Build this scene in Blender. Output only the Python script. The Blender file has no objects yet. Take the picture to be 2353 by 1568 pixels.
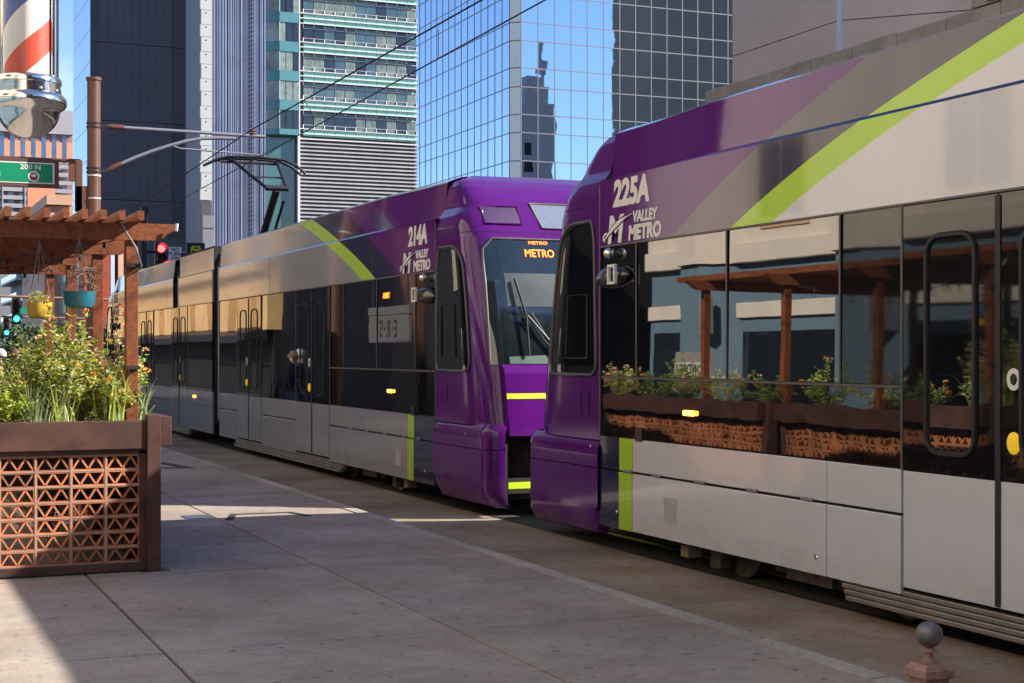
import bpy, math, random
from mathutils import Vector, Matrix
random.seed(7)
C = bpy.context.scene.collection
sc = bpy.context.scene
PI = math.pi
R = math.radians

# ---------------------------------------------------------------- camera
cam = bpy.data.cameras.new('camera'); co = bpy.data.objects.new('camera', cam); C.objects.link(co)
co.location = (0, 0, 1.735)
co.rotation_euler = (R(90), 0, R(-23.143))
cam.sensor_width = 36; cam.lens = 36 * 3500 / 2352
cam.shift_y = 24 / 2352
cam.clip_start = 0.05; cam.clip_end = 3000
sc.camera = co
# ---------------------------------------------------------------- light
SUN_AZ = 114.7      # degrees from +Y towards +X
SUN_EL = 32.5
w = bpy.data.worlds.new('World'); sc.world = w; w.use_nodes = True
nt = w.node_tree; nt.nodes.clear()
N = nt.nodes.new
out = N('ShaderNodeOutputWorld'); bg = N('ShaderNodeBackground'); sky = N('ShaderNodeTexSky')
sky.sky_type = 'NISHITA'; sky.sun_disc = False
sky.sun_elevation = R(SUN_EL); sky.sun_rotation = R(SUN_AZ)
sky.air_density = .85; sky.dust_density = 0.15; sky.ozone_density = 1.8
bg.inputs[1].default_value = 0.105
tc = N('ShaderNodeTexCoord'); mp = N('ShaderNodeMapping'); mp.inputs['Scale'].default_value = (1.0, 1.0, 2.4)
nz = N('ShaderNodeTexNoise'); nz.inputs['Scale'].default_value = 3.1; nz.inputs['Detail'].default_value = 7; nz.inputs['Roughness'].default_value = .58
rp = N('ShaderNodeValToRGB'); rp.color_ramp.elements[0].position = .57; rp.color_ramp.elements[1].position = .82
rp.color_ramp.elements[1].color = (.75, .75, .75, 1)
mx = N('ShaderNodeMix'); mx.data_type = 'RGBA'; mx.inputs[7].default_value = (5.5, 5.8, 6.2, 1)
L = nt.links.new
L(tc.outputs['Generated'], mp.inputs[0]); L(mp.outputs[0], nz.inputs['Vector']); L(nz.outputs[0], rp.inputs[0])
wb = N('ShaderNodeVectorMath'); wb.operation = 'MULTIPLY'; wb.inputs[1].default_value = (.80, .86, 1.0); L(sky.outputs[0], wb.inputs[0])
L(rp.outputs[0], mx.inputs[0]); L(wb.outputs[0], mx.inputs[6]); L(mx.outputs[2], bg.inputs[0]); L(bg.outputs[0], out.inputs[0])
sun = bpy.data.lights.new('sun', 'SUN'); sun.energy = 4.5; sun.angle = R(.53); sun.color = (1, .93, .83)
so = bpy.data.objects.new('sun', sun); C.objects.link(so)
sd = Vector((math.sin(R(SUN_AZ)) * math.cos(R(SUN_EL)), math.cos(R(SUN_AZ)) * math.cos(R(SUN_EL)), math.sin(R(SUN_EL))))
so.rotation_euler = sd.to_track_quat('Z', 'Y').to_euler()
sc.view_settings.view_transform = 'Standard'; sc.view_settings.look = 'None'
sc.view_settings.exposure = 1.24; sc.view_settings.gamma = 1
sc.view_settings.use_curve_mapping = False
sc.render.engine = 'CYCLES'
sc.cycles.max_bounces = 7; sc.cycles.glossy_bounces = 5; sc.cycles.transmission_bounces = 6
sc.cycles.caustics_reflective = False; sc.cycles.caustics_refractive = False

# ---------------------------------------------------------------- materials
def pm(name, col, rough=.6, metal=0., ior=1.5, var=.12, scale=4., bump=0., bscale=None, coat=0., emit=None, es=1., var2=0., bdist=.01):
    m = bpy.data.materials.new(name); m.use_nodes = True
    t = m.node_tree; b = t.nodes['Principled BSDF']
    b.inputs['Roughness'].default_value = rough; b.inputs['Metallic'].default_value = metal
    b.inputs['IOR'].default_value = ior; b.inputs['Coat Weight'].default_value = coat; b.inputs['Coat Roughness'].default_value = .03
    c4 = (*col, 1); b.inputs['Base Color'].default_value = c4
    if emit:
        b.inputs['Emission Color'].default_value = (*emit, 1); b.inputs['Emission Strength'].default_value = es
    g = t.nodes.new('ShaderNodeNewGeometry')
    if var:
        n = t.nodes.new('ShaderNodeTexNoise'); n.inputs['Scale'].default_value = scale; n.inputs['Detail'].default_value = 6; n.inputs['Roughness'].default_value = .6
        t.links.new(g.outputs['Position'], n.inputs['Vector'])
        mr = t.nodes.new('ShaderNodeMapRange'); mr.inputs[1].default_value = .3; mr.inputs[2].default_value = .7
        mr.inputs[3].default_value = 1 - var; mr.inputs[4].default_value = 1 + var
        t.links.new(n.outputs[0], mr.inputs[0])
        v = t.nodes.new('ShaderNodeVectorMath'); v.operation = 'SCALE'; v.inputs[0].default_value = col
        t.links.new(mr.outputs[0], v.inputs['Scale']); t.links.new(v.outputs[0], b.inputs['Base Color'])
    if bump:
        n2 = t.nodes.new('ShaderNodeTexNoise'); n2.inputs['Scale'].default_value = bscale or scale * 8; n2.inputs['Detail'].default_value = 3
        t.links.new(g.outputs['Position'], n2.inputs['Vector'])
        bp = t.nodes.new('ShaderNodeBump'); bp.inputs['Strength'].default_value = bump; bp.inputs['Distance'].default_value = bdist
        t.links.new(n2.outputs[0], bp.inputs['Height']); t.links.new(bp.outputs[0], b.inputs['Normal'])
    return m

def grime(m, z0=.15, z1=.6, amt=.32):
    t = m.node_tree; b = t.nodes['Principled BSDF']; K = t.links.new; src = b.inputs['Base Color'].links[0].from_socket
    g = t.nodes.new('ShaderNodeNewGeometry'); s = t.nodes.new('ShaderNodeSeparateXYZ'); K(g.outputs['Position'], s.inputs[0])
    n = t.nodes.new('ShaderNodeTexNoise'); n.inputs['Scale'].default_value = 3.5; n.inputs['Detail'].default_value = 8; n.inputs['Roughness'].default_value = .7; K(g.outputs['Position'], n.inputs['Vector'])
    r = t.nodes.new('ShaderNodeMapRange'); r.inputs[1].default_value = z0; r.inputs[2].default_value = z1; r.inputs[3].default_value = 1; r.inputs[4].default_value = .06; K(s.outputs[2], r.inputs[0])
    r2 = t.nodes.new('ShaderNodeMapRange'); r2.inputs[1].default_value = .35; r2.inputs[2].default_value = .7; K(n.outputs[0], r2.inputs[0])
    q = t.nodes.new('ShaderNodeMath'); q.operation = 'MULTIPLY'; K(r.outputs[0], q.inputs[0]); K(r2.outputs[0], q.inputs[1])
    q2 = t.nodes.new('ShaderNodeMath'); q2.operation = 'MULTIPLY'; K(q.outputs[0], q2.inputs[0]); q2.inputs[1].default_value = amt
    x = t.nodes.new('ShaderNodeMix'); x.data_type = 'RGBA'; K(q2.outputs[0], x.inputs[0]); K(src, x.inputs[6]); x.inputs[7].default_value = (.17, .14, .11, 1); K(x.outputs[2], b.inputs['Base Color'])
    ro = t.nodes.new('ShaderNodeMapRange'); ro.inputs[3].default_value = b.inputs['Roughness'].default_value; ro.inputs[4].default_value = .55; K(q2.outputs[0], ro.inputs[0]); K(ro.outputs[0], b.inputs['Roughness'])

def wood_mat(name, col, dark):
    m = pm(name, col, .55, var=0)
    t = m.node_tree; b = t.nodes['Principled BSDF']; g = t.nodes.new('ShaderNodeNewGeometry')
    mp = t.nodes.new('ShaderNodeMapping'); mp.inputs['Scale'].default_value = (9, 1.2, 14)
    n = t.nodes.new('ShaderNodeTexNoise'); n.inputs['Scale'].default_value = 3; n.inputs['Detail'].default_value = 8; n.inputs['Distortion'].default_value = 1.2
    r = t.nodes.new('ShaderNodeValToRGB'); r.color_ramp.elements[0].position = .3; r.color_ramp.elements[1].position = .7
    r.color_ramp.elements[0].color = (*dark, 1); r.color_ramp.elements[1].color = (*col, 1)
    t.links.new(g.outputs['Position'], mp.inputs[0]); t.links.new(mp.outputs[0], n.inputs['Vector']); t.links.new(n.outputs[0], r.inputs[0]); t.links.new(r.outputs[0], b.inputs['Base Color'])
    return m

def concrete_mat(name, col, spots=True, dirt=(.6, .5, .38), dirt_amt=.0):
    m = bpy.data.materials.new(name); m.use_nodes = True
    t = m.node_tree; b = t.nodes['Principled BSDF']; b.inputs['Roughness'].default_value = .85
    Nn = t.nodes.new; K = t.links.new
    g = Nn('ShaderNodeNewGeometry')
    def noise(s, d=6, r=.6, vec=None):
        n = Nn('ShaderNodeTexNoise'); n.inputs['Scale'].default_value = s; n.inputs['Detail'].default_value = d; n.inputs['Roughness'].default_value = r
        K(vec or g.outputs['Position'], n.inputs['Vector']); return n.outputs[0]
    def rng(x, a, b_, c, d):
        r = Nn('ShaderNodeMapRange'); r.inputs[1].default_value = a; r.inputs[2].default_value = b_; r.inputs[3].default_value = c; r.inputs[4].default_value = d
        K(x, r.inputs[0]); return r.outputs[0]
    def mul(x, y):
        q = Nn('ShaderNodeMath'); q.operation = 'MULTIPLY'; K(x, q.inputs[0])
        if isinstance(y, float): q.inputs[1].default_value = y
        else: K(y, q.inputs[1])
        return q.outputs[0]
    f = mul(rng(noise(.7), .3, .7, .74, 1.2), rng(noise(6, 8, .75), .3, .7, .8, 1.16))
    f = mul(f, rng(noise(60, 3, .8), .3, .7, .88, 1.12))
    if spots:
        for sc_, th, lo in ((3.1, .075, .45), (7.0, .10, .55), (1.3, .05, .66), (14., .13, .68)):
            vo = Nn('ShaderNodeTexVoronoi'); vo.inputs['Scale'].default_value = sc_; vo.inputs['Randomness'].default_value = 1; vo.voronoi_dimensions = '2D'
            mp = Nn('ShaderNodeMapping'); mp.inputs['Scale'].default_value = (1, 1, 1)
            # wobble the coordinates so that the spots are not perfect discs
            nn = Nn('ShaderNodeTexNoise'); nn.inputs['Scale'].default_value = 14; K(g.outputs['Position'], nn.inputs['Vector'])
            ad = Nn('ShaderNodeVectorMath'); ad.operation = 'MULTIPLY_ADD'; K(nn.outputs['Color'], ad.inputs[0]); ad.inputs[1].default_value = (.07, .07, 0); K(g.outputs['Position'], ad.inputs[2])
            K(ad.outputs[0], mp.inputs[0]); K(mp.outputs[0], vo.inputs['Vector'])
            # random gate, only part of the cells carry a spot
            sep = Nn('ShaderNodeSeparateColor'); K(vo.outputs['Color'], sep.inputs[0])
            rad = mul(rng(sep.outputs[0], .35, 1., 0., 1.), float(th))
            lt = Nn('ShaderNodeMath'); lt.operation = 'LESS_THAN'; K(vo.outputs['Distance'], lt.inputs[0]); K(rad, lt.inputs[1])
            f = mul(f, rng(lt.outputs[0], 0, 1, 1, lo))
    v = Nn('ShaderNodeVectorMath'); v.operation = 'SCALE'; v.inputs[0].default_value = col; K(f, v.inputs['Scale'])
    colout = v.outputs[0]
    if dirt_amt:
        mxx = Nn('ShaderNodeMix'); mxx.data_type = 'RGBA'; mxx.blend_type = 'MULTIPLY'
        K(rng(noise(.9, 4), .35, .65, 0., dirt_amt), mxx.inputs[0]); K(colout, mxx.inputs[6]); mxx.inputs[7].default_value = (*dirt, 1)
        colout = mxx.outputs[2]
    # each slab its own tone
    oi = Nn('ShaderNodeObjectInfo'); v2 = Nn('ShaderNodeVectorMath'); v2.operation = 'SCALE'; K(colout, v2.inputs[0]); K(rng(oi.outputs['Random'], 0, 1, .9, 1.08), v2.inputs['Scale'])
    K(v2.outputs[0], b.inputs['Base Color'])
    bp = Nn('ShaderNodeBump'); bp.inputs['Strength'].default_value = .5; bp.inputs['Distance'].default_value = .004
    K(noise(90, 4, .7), bp.inputs['Height']); K(bp.outputs[0], b.inputs['Normal'])
    return m

def brick_mat(name, c1, c2, mortar, sx, sz, rough=.8):
    """brick print for far walls, laid on world X+Y / Z"""
    m = pm(name, c1, rough, var=0); t = m.node_tree; b = t.nodes['Principled BSDF']
    g = t.nodes.new('ShaderNodeNewGeometry'); s = t.nodes.new('ShaderNodeSeparateXYZ'); a = t.nodes.new('ShaderNodeMath'); cb = t.nodes.new('ShaderNodeCombineXYZ')
    K = t.links.new; K(g.outputs['Position'], s.inputs[0]); K(s.outputs[0], a.inputs[0]); K(s.outputs[1], a.inputs[1]); K(a.outputs[0], cb.inputs[0]); K(s.outputs[2], cb.inputs[1])
    br = t.nodes.new('ShaderNodeTexBrick'); br.inputs['Scale'].default_value = 1; br.inputs['Brick Width'].default_value = sx; br.inputs['Row Height'].default_value = sz
    br.inputs['Mortar Size'].default_value = .02; br.inputs['Color1'].default_value = (*c1, 1); br.inputs['Color2'].default_value = (*c2, 1); br.inputs['Mortar'].default_value = (*mortar, 1)
    K(cb.outputs[0], br.inputs['Vector']); K(br.outputs[0], b.inputs['Base Color'])
    return m

M = {}
M['slab'] = concrete_mat('sidewalk_concrete', (.36, .312, .268), dirt=(.74, .64, .54), dirt_amt=.6)
M['kerb'] = concrete_mat('kerb_concrete', (.38, .34, .30), spots=True)
M['street'] = concrete_mat('track_concrete', (.30, .25, .19), dirt=(.66, .52, .36), dirt_amt=.9)
M['asphalt'] = pm('asphalt', (.055, .055, .058), .9, var=.2, scale=2, bump=.4, bscale=80)
M['groove'] = pm('joint_sealant', (.04, .037, .035), .9, var=.2)
M['patch'] = pm('dark_sealant', (.035, .033, .036), .8, var=.2)
M['steel'] = pm('rail_steel', (.25, .24, .23), .35, metal=1, var=.2)
M['white'] = pm('silver_white_paint', (.585, .60, .615), .2, ior=1.5, var=.03, scale=1.5, coat=.8, bump=.12, bscale=1.4, bdist=.02)
M['silver'] = pm('metallic_silver_paint', (.30, .31, .335), .07, metal=0, ior=1.55, var=.04, scale=1.5, coat=0, bump=.10, bscale=.9, bdist=.02)
M['purple'] = pm('purple_paint', (.088, .006, .155), .1, ior=1.42, var=.05, scale=2, coat=.2, bump=.1, bscale=2, bdist=.012)
M['navy'] = pm('navy_paint', (.012, .013, .055), .1, ior=1.45, var=.05, scale=2, coat=.6, bump=.1, bscale=1.6, bdist=.014)
M['lime'] = pm('lime_vinyl', (.38, .64, .01), .35, ior=1.5, var=.03, coat=.6, bump=.08, bscale=1.6)
M['limer'] = pm('reflective_lime_tape', (.62, .85, .03), .4, var=.03)
M['glass'] = pm('dark_train_glass', (.006, .006, .008), .012, ior=2.8, var=0, bump=.05, bscale=.7, bdist=.022)
M['tinted'] = pm('tinted_door_glass', (.006, .007, .009), .03, ior=1.62, var=0, bump=.05, bscale=.7, bdist=.022)
M['lowglass'] = pm('lower_dark_glass', (.006, .006, .007), .02, ior=1.95, var=0, bump=.09, bscale=1.6, bdist=.022)
M['doorglass'] = pm('dark_door_glass', (.008, .009, .011), .01, ior=2.6, var=0, bump=.02, bscale=.8, bdist=.015)
M['cabglass'] = pm('windscreen_glass', (.012, .018, .02), .02, ior=1.9, var=.5, scale=1.4, bump=.05, bscale=1.5)
M['blackp'] = pm('black_panel', (.012, .012, .014), .22, ior=1.8, var=.1, bump=.12, bscale=1.4, bdist=.015)
M['tanbox'] = pm('tan_sander_box', (.22, .17, .11), .7, var=.2)
M['trim'] = pm('grey_window_trim', (.10, .095, .085), .45, var=.05)
M['seal'] = pm('black_rubber', (.015, .015, .016), .6, var=.1)
M['under'] = pm('dark_undercarriage', (.05, .043, .035), .7, var=.4, scale=6)
M['wheel'] = pm('worn_wheel_steel', (.13, .105, .085), .5, metal=.5, var=.4, scale=9)
M['sill'] = pm('ribbed_aluminium', (.30, .27, .24), .4, metal=.6, var=.15, scale=3)
M['chrome'] = pm('chrome', (.8, .78, .74), .12, metal=1, var=.1, scale=9, bump=.15, bscale=30, bdist=.002)
M['lettering'] = pm('silver_lettering', (.74, .73, .68), .5, var=.02)
M['amber'] = pm('amber_lamp', (.9, .3, .02), .3, var=0, emit=(1, .30, .02), es=9)
M['led'] = pm('led_orange', (.5, .1, .01), .4, var=0, emit=(1, .17, .015), es=2.2)
M['yellow'] = pm('yellow_button', (.85, .56, .02), .35, var=.02, emit=(1, .6, .02), es=.12)
M['lens'] = pm('headlamp_lens', (.5, .52, .55), .08, metal=.7, var=.1, scale=20)
M['grille'] = pm('dark_grille', (.05, .02, .09), .6, var=.3, scale=60)
M['corten'] = pm('brown_painted_steel', (.075, .031, .022), .62, var=.4, scale=5, bump=.2, bscale=120, bdist=.002)
M['terracotta'] = pm('terracotta_block', (.56, .205, .085), .75, var=.14, scale=14, bump=.3, bscale=70, bdist=.003)
for _k in ('white', 'silver', 'purple', 'navy', 'lime'): grime(M[_k])
def per_object(m, lo, hi):
    t = m.node_tree; b = t.nodes['Principled BSDF']; l = b.inputs['Base Color'].links[0]; src = l.from_socket
    oi = t.nodes.new('ShaderNodeObjectInfo'); r = t.nodes.new('ShaderNodeMapRange'); r.inputs[3].default_value = lo; r.inputs[4].default_value = hi
    v = t.nodes.new('ShaderNodeVectorMath'); v.operation = 'SCALE'; t.links.new(oi.outputs['Random'], r.inputs[0]); t.links.new(src, v.inputs[0]); t.links.new(r.outputs[0], v.inputs['Scale']); t.links.new(v.outputs[0], b.inputs['Base Color'])
per_object(M['terracotta'], .6, 1.15)
M['soil'] = pm('potting_soil', (.05, .035, .025), .95, var=.4, scale=20)
M['cedar'] = wood_mat('stained_cedar', (.27, .078, .022), (.11, .028, .008))
M['brownpole'] = pm('brown_pole_paint', (.135, .058, .036), .45, var=.1, scale=3)
M['galv'] = pm('galvanised_tube', (.30, .31, .34), .4, metal=.5, var=.1)
M['wire'] = pm('wire_black', (.02, .018, .018), .6, var=0)
M['darkmetal'] = pm('dark_metal', (.03, .03, .035), .45, metal=.3, var=.1)
def thin_glass(name, tint, gloss, rough=.02):
    m = bpy.data.materials.new(name); m.use_nodes = True; t = m.node_tree; t.nodes.clear()
    o = t.nodes.new('ShaderNodeOutputMaterial'); a = t.nodes.new('ShaderNodeBsdfTransparent'); g = t.nodes.new('ShaderNodeBsdfGlossy'); x = t.nodes.new('ShaderNodeMixShader'); f = t.nodes.new('ShaderNodeLayerWeight')
    f.inputs[0].default_value = gloss; a.inputs[0].default_value = (*tint, 1); g.inputs['Roughness'].default_value = rough
    t.links.new(f.outputs['Fresnel'], x.inputs[0]); t.links.new(a.outputs[0], x.inputs[1]); t.links.new(g.outputs[0], x.inputs[2]); t.links.new(x.outputs[0], o.inputs[0]); return m
M['bulb'] = thin_glass('bulb_glass', (.95, .93, .90), .12)
M['tube'] = thin_glass('clear_tube', (.98, .985, .99), .12)
M['yellowpot'] = pm('yellow_glaze', (.68, .44, .07), .35, var=.05, coat=.3)
M['tealpot'] = pm('teal_glaze', (.025, .14, .21), .35, var=.05, coat=.3)
M['pinkiron'] = pm('dusty_copper_paint', (.27, .155, .12), .65, var=.4, scale=26, bump=.25, bscale=90, bdist=.002)
M['ballsteel'] = pm('cast_grey_ball', (.17, .165, .16), .45, metal=.6, var=.35, scale=25, bump=.3, bscale=140, bdist=.002)
M['twig'] = pm('dry_twig', (.23, .15, .10), .8, var=.3)
for k, c in {'leaf_a': (.27, .37, .08), 'leaf_b': (.52, .58, .13), 'leaf_c': (.13, .20, .06), 'leaf_sage': (.40, .47, .30), 'leaf_dry': (.70, .62, .40), 'blade': (.24, .32, .16), 'blade_y': (.42, .45, .12)}.items():
    M[k] = pm(k, c, .5, var=.3, scale=18)
    t = M[k].node_tree; bb = t.nodes['Principled BSDF']; tl = t.nodes.new('ShaderNodeBsdfTranslucent'); tl.inputs[0].default_value = (min(1, c[0] * 1.5), min(1, c[1] * 1.5), c[2] * .8, 1)
    ms = t.nodes.new('ShaderNodeMixShader'); ms.inputs[0].default_value = .35; t.links.new(bb.outputs[0], ms.inputs[1]); t.links.new(tl.outputs[0], ms.inputs[2]); t.links.new(ms.outputs[0], t.nodes['Material Output'].inputs[0])
M['petal_o'] = pm('orange_petal', (.85, .33, .03), .6, var=.2, scale=30)
M['petal_y'] = pm('peach_petal', (.90, .58, .32), .6, var=.2, scale=30)
M['petal_r'] = pm('red_petal', (.6, .03, .02), .6, var=.2, scale=30)
M['tree'] = pm('dark_tree_leaves', (.04, .07, .022), .7, var=.3, scale=4)
M['bark'] = pm('bark', (.12, .09, .07), .9, var=.3, scale=12)

# ---------------------------------------------------------------- mesh building
class MB:
    def __init__(s): s.v = []; s.f = []; s.m = []; s.mi = 0
    def add(s, vs, fs):
        n = len(s.v); s.v += [tuple(p) for p in vs]
        for f in fs: s.f.append(tuple(i + n for i in f)); s.m.append(s.mi)
        return s
    def quad(s, a, b, c, d): return s.add([a, b, c, d], [(0, 1, 2, 3)])
    def box(s, x0, x1, y0, y1, z0, z1):
        return s.add([(x0, y0, z0), (x1, y0, z0), (x1, y1, z0), (x0, y1, z0), (x0, y0, z1), (x1, y0, z1), (x1, y1, z1), (x0, y1, z1)],
                     [(0, 3, 2, 1), (4, 5, 6, 7), (0, 1, 5, 4), (1, 2, 6, 5), (2, 3, 7, 6), (3, 0, 4, 7)])
    def prism(s, poly, fn0, fn1):
        n = len(poly); vs = [fn0(p) for p in poly] + [fn1(p) for p in poly]
        fs = [tuple(range(n - 1, -1, -1)), tuple(range(n, 2 * n))] + [(i, (i + 1) % n, n + (i + 1) % n, n + i) for i in range(n)]
        return s.add(vs, fs)
    def tube(s, pts, r, n=8, cap=True):
        pts = [Vector(p) for p in pts]; rs = r if isinstance(r, (list, tuple)) else [r] * len(pts)
        vs = []; fs = []; up = None
        for i, p in enumerate(pts):
            d = (pts[min(i + 1, len(pts) - 1)] - pts[max(i - 1, 0)]).normalized()
            if up is None:
                a = Vector((0, 0, 1)) if abs(d.z) < .9 else Vector((1, 0, 0)); up = d.cross(a).normalized()
            else: up = (up - d * up.dot(d)).normalized()
            q = d.cross(up)
            for k in range(n):
                t = 2 * PI * k / n; vs.append(p + (up * math.cos(t) + q * math.sin(t)) * rs[i])
        for i in range(len(pts) - 1):
            for k in range(n): a = i * n + k; b = i * n + (k + 1) % n; fs.append((a, b, b + n, a + n))
        if cap: fs.append(tuple(range(n - 1, -1, -1))); fs.append(tuple((len(pts) - 1) * n + k for k in range(n)))
        return s.add(vs, fs)
    def lathe(s, prof, c=(0, 0, 0), n=24, axis='z', cap=False):
        vs = []; fs = []
        for r, z in prof:
            for k in range(n):
                t = 2 * PI * k / n; a, b = r * math.cos(t), r * math.sin(t)
                p = {'z': (a, b, z), 'x': (z, a, b), 'y': (b, z, a)}[axis]
                vs.append((p[0] + c[0], p[1] + c[1], p[2] + c[2]))
        for i in range(len(prof) - 1):
            for k in range(n): a = i * n + k; b = i * n + (k + 1) % n; fs.append((a, b, b + n, a + n))
        if cap: fs.append(tuple(range(n - 1, -1, -1))); fs.append(tuple((len(prof) - 1) * n + k for k in range(n)))
        return s.add(vs, fs)
    def grid(s, fn, nu, nv, flip=False):
        vs = [fn(i / nu, j / nv) for i in range(nu + 1) for j in range(nv + 1)]; fs = []
        for i in range(nu):
            for j in range(nv):
                a = i * (nv + 1) + j; q = (a, a + nv + 1, a + nv + 2, a + 1); fs.append(q[::-1] if flip else q)
        return s.add(vs, fs)
    def mesh(s, name, mats, smooth=None):
        me = bpy.data.meshes.new(name); me.from_pydata(s.v, [], s.f)
        for m in (mats if isinstance(mats, (list, tuple)) else [mats]): me.materials.append(m)
        if any(s.m): me.polygons.foreach_set('material_index', s.m)
        if smooth is not None:
            me.polygons.foreach_set('use_smooth', [True] * len(me.polygons)); me.set_sharp_from_angle(angle=R(smooth))
        me.update(); return me

def link(name, me, parent=None, loc=None, **kw):
    o = bpy.data.objects.new(name, me); C.objects.link(o)
    if parent is not None: o.parent = parent
    if loc is not None: o.location = loc
    for k, v in kw.items(): o[k] = v
    return o
def obj(name, mb, mats, parent=None, smooth=None, bevel=0, loc=None, **kw):
    o = link(name, mb.mesh(name, mats, smooth), parent, loc, **kw)
    if bevel:
        b = o.modifiers.new('b', 'BEVEL'); b.width = bevel; b.segments = 2; b.limit_method = 'ANGLE'; b.angle_limit = R(40)
    return o
def thing(name, label, cat, loc=(0, 0, 0), rz=0, group=None):
    o = bpy.data.objects.new(name, None); C.objects.link(o); o.location = loc; o.rotation_euler = (0, 0, rz)
    o['label'] = label; o['category'] = cat
    if group: o['group'] = group
    return o
def text(name, body, size, loc, right, up, mat, parent=None, depth=.002, bold=0., sx=1., shear=0., align='LEFT', kind=None, spacing=1.):
    cu = bpy.data.curves.new(name, 'FONT'); cu.body = body; cu.size = size; cu.extrude = depth; cu.offset = bold; cu.shear = shear; cu.align_x = align; cu.space_character = spacing
    cu.resolution_u = 4
    to = bpy.data.objects.new('t', cu); C.objects.link(to)
    dg = bpy.context.evaluated_depsgraph_get(); me = bpy.data.meshes.new_from_object(to.evaluated_get(dg)); bpy.data.objects.remove(to)
    me.materials.clear(); me.materials.append(mat)
    r = Vector(right).normalized(); u = Vector(up).normalized(); n = r.cross(u)
    mt = Matrix(((r.x * sx, u.x, n.x, loc[0]), (r.y * sx, u.y, n.y, loc[1]), (r.z * sx, u.z, n.z, loc[2]), (0, 0, 0, 1)))
    me.transform(mt)
    o = link(name, me, parent)
    return o
def struct(name, mb, mat, parent=None, **kw):
    o = obj(name, mb, mat, parent, **kw)
    if parent is None: o['kind'] = 'structure'
    return o

# ================================================================ GROUND
KX = 4.78      # street face of the kerb
o = struct('ground', MB().box(-260, 420, -260, 1500, -.4, -.03), M['asphalt'])
o = struct('street', MB().box(KX, 22, -30, 420, -.029, -.004), M['asphalt'])
# track slabs beside and between the rails
m = MB(); m.box(0, 1.62, 0, 2.99, -.003, 0); mesh_ts = m.mesh('track_slab', M['street'])
tr = link('track_bed', MB().box(KX + .002, 9.9, -12, 60, -.0045, -.0035).mesh('track_bed', M['groove'])); tr['kind'] = 'structure'
for i in range(20):
    y = -11.8 + i * 3.0
    for x in (KX + .01, 6.62 + .0, 8.24):
        wd = 1.62
        o = link('track_slab', mesh_ts, tr, (x if x > 5 else x, y, 0))
        if x < 5: o.scale = (1.33 / 1.62, 1, 1)
        elif x < 7: o.location.x = 6.7; o.scale = (1.27 / 1.62, 1, 1)
        else: o.location.x = 8.14
rl = thing('tram_rails', 'pair of flush steel rails in the street beneath the purple train', 'rails')
for x in (6.585, 8.02):
    b = MB(); b.box(x - .035, x + .035, -30, 300, -.02, .003); obj('rail', b, M['steel'], rl)
b = MB(); b.box(6.10, 6.16, -12, 60, -.003, .0012); obj('rubber_strip', b, M['seal'], rl)
# sidewalk: bed, slabs, kerb stones
sw = struct('sidewalk', MB().box(-14, KX - .02, -12, 29, -.02, .085), M['groove'])
xs = [4.625, 3.22, 1.52, -.18, -1.9]
ys = [-9.35 + 2.95 * i for i in range(13)] + [28.9]
for a in range(4):
    for k in range(len(ys) - 1):
        x1, x0 = xs[a] - .009, xs[a + 1] + .009
        yy0 = ys[k] + .008 + (.02 if a % 2 else 0); yy1 = ys[k + 1] - .008 + (.02 if a % 2 else 0)
        bb = MB(); dz = random.uniform(-.0015, .0015); bb.box(x0, x1, yy0, yy1, .05, .1 + dz)
        obj('paving_slab', bb, M['slab'], sw, bevel=.004)
yk = -12
kb = link('kerb', MB().box(4.64, KX - .01, -12, 29, -.01, .02).mesh('kerb', M['groove'])); kb['kind'] = 'structure'
while yk < 28.6:
    ln = min(random.choice((1.5, 2.2, 3.0, 1.2)), 28.9 - yk)
    dz = random.uniform(-.002, .004)
    bb = MB(); bb.prism([(4.634, 0), (KX, 0), (KX, .085), (KX - .018, .103 + dz), (4.634, .103 + dz)], lambda p: (p[0], yk + .006, p[1]), lambda p: (p[0], yk + ln - .004, p[1]))
    obj('kerb_stone', bb, M['kerb'], kb, bevel=.003); yk += ln
# sealed utility cuts and a small blue lid
def ribbon(pts, wd, z):
    b = MB()
    for (x0, y0), (x1, y1) in zip(pts[:-1], pts[1:]):
        d = Vector((x1 - x0, y1 - y0)).normalized(); n = Vector((-d.y, d.x)) * wd / 2; e = d * wd * .35
        b.prism([(x0 - n.x - e.x, y0 - n.y - e.y), (x1 - n.x + e.x, y1 - n.y + e.y), (x1 + n.x + e.x, y1 + n.y + e.y), (x0 + n.x - e.x, y0 + n.y - e.y)], lambda p: (p[0], p[1], z - .02), lambda p: (p[0], p[1], z + random.uniform(0, .0006)))
    return b
obj('sealed_cut', ribbon([(3.3, 14.72), (3.45, 15.2), (4.02, 15.16), (4.1, 14.8)], .07, .104), M['patch'], sw)
obj('sealed_cut', ribbon([(3.25, 24.2), (3.8, 24.1), (4.25, 21.6), (3.6, 21.7)], .16, .104), M['patch'], sw)
M['lid'] = pm('blue_grey_lid', (.07, .09, .14), .5, var=.2, scale=20)
obj('utility_lid', MB().box(2.93, 3.2, 14.95, 15.25, .06, .105), M['lid'], sw)
# far sidewalk on the other side, cross street
fs = struct('far_sidewalk', MB().box(22, 27, -40, 300, -.02, .12), M['kerb'])
ml = MB()
for i in range(22): ml.box(14.4, 14.52, 20 + i * 9, 23 + i * 9, -.001, .001)
for i in range(7): ml.box(6 + i * 1.9, 6.9 + i * 1.9, 31.5, 34.5, .0035, .0055)
o = obj('lane_marking', ml, pm('road_paint', (.65, .63, .58), .8, var=.2, scale=6)); o['kind'] = 'structure'
o = struct('median_path', MB().box(6.2, 11, 62, 79, -.02, .14), M['kerb'])

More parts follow.
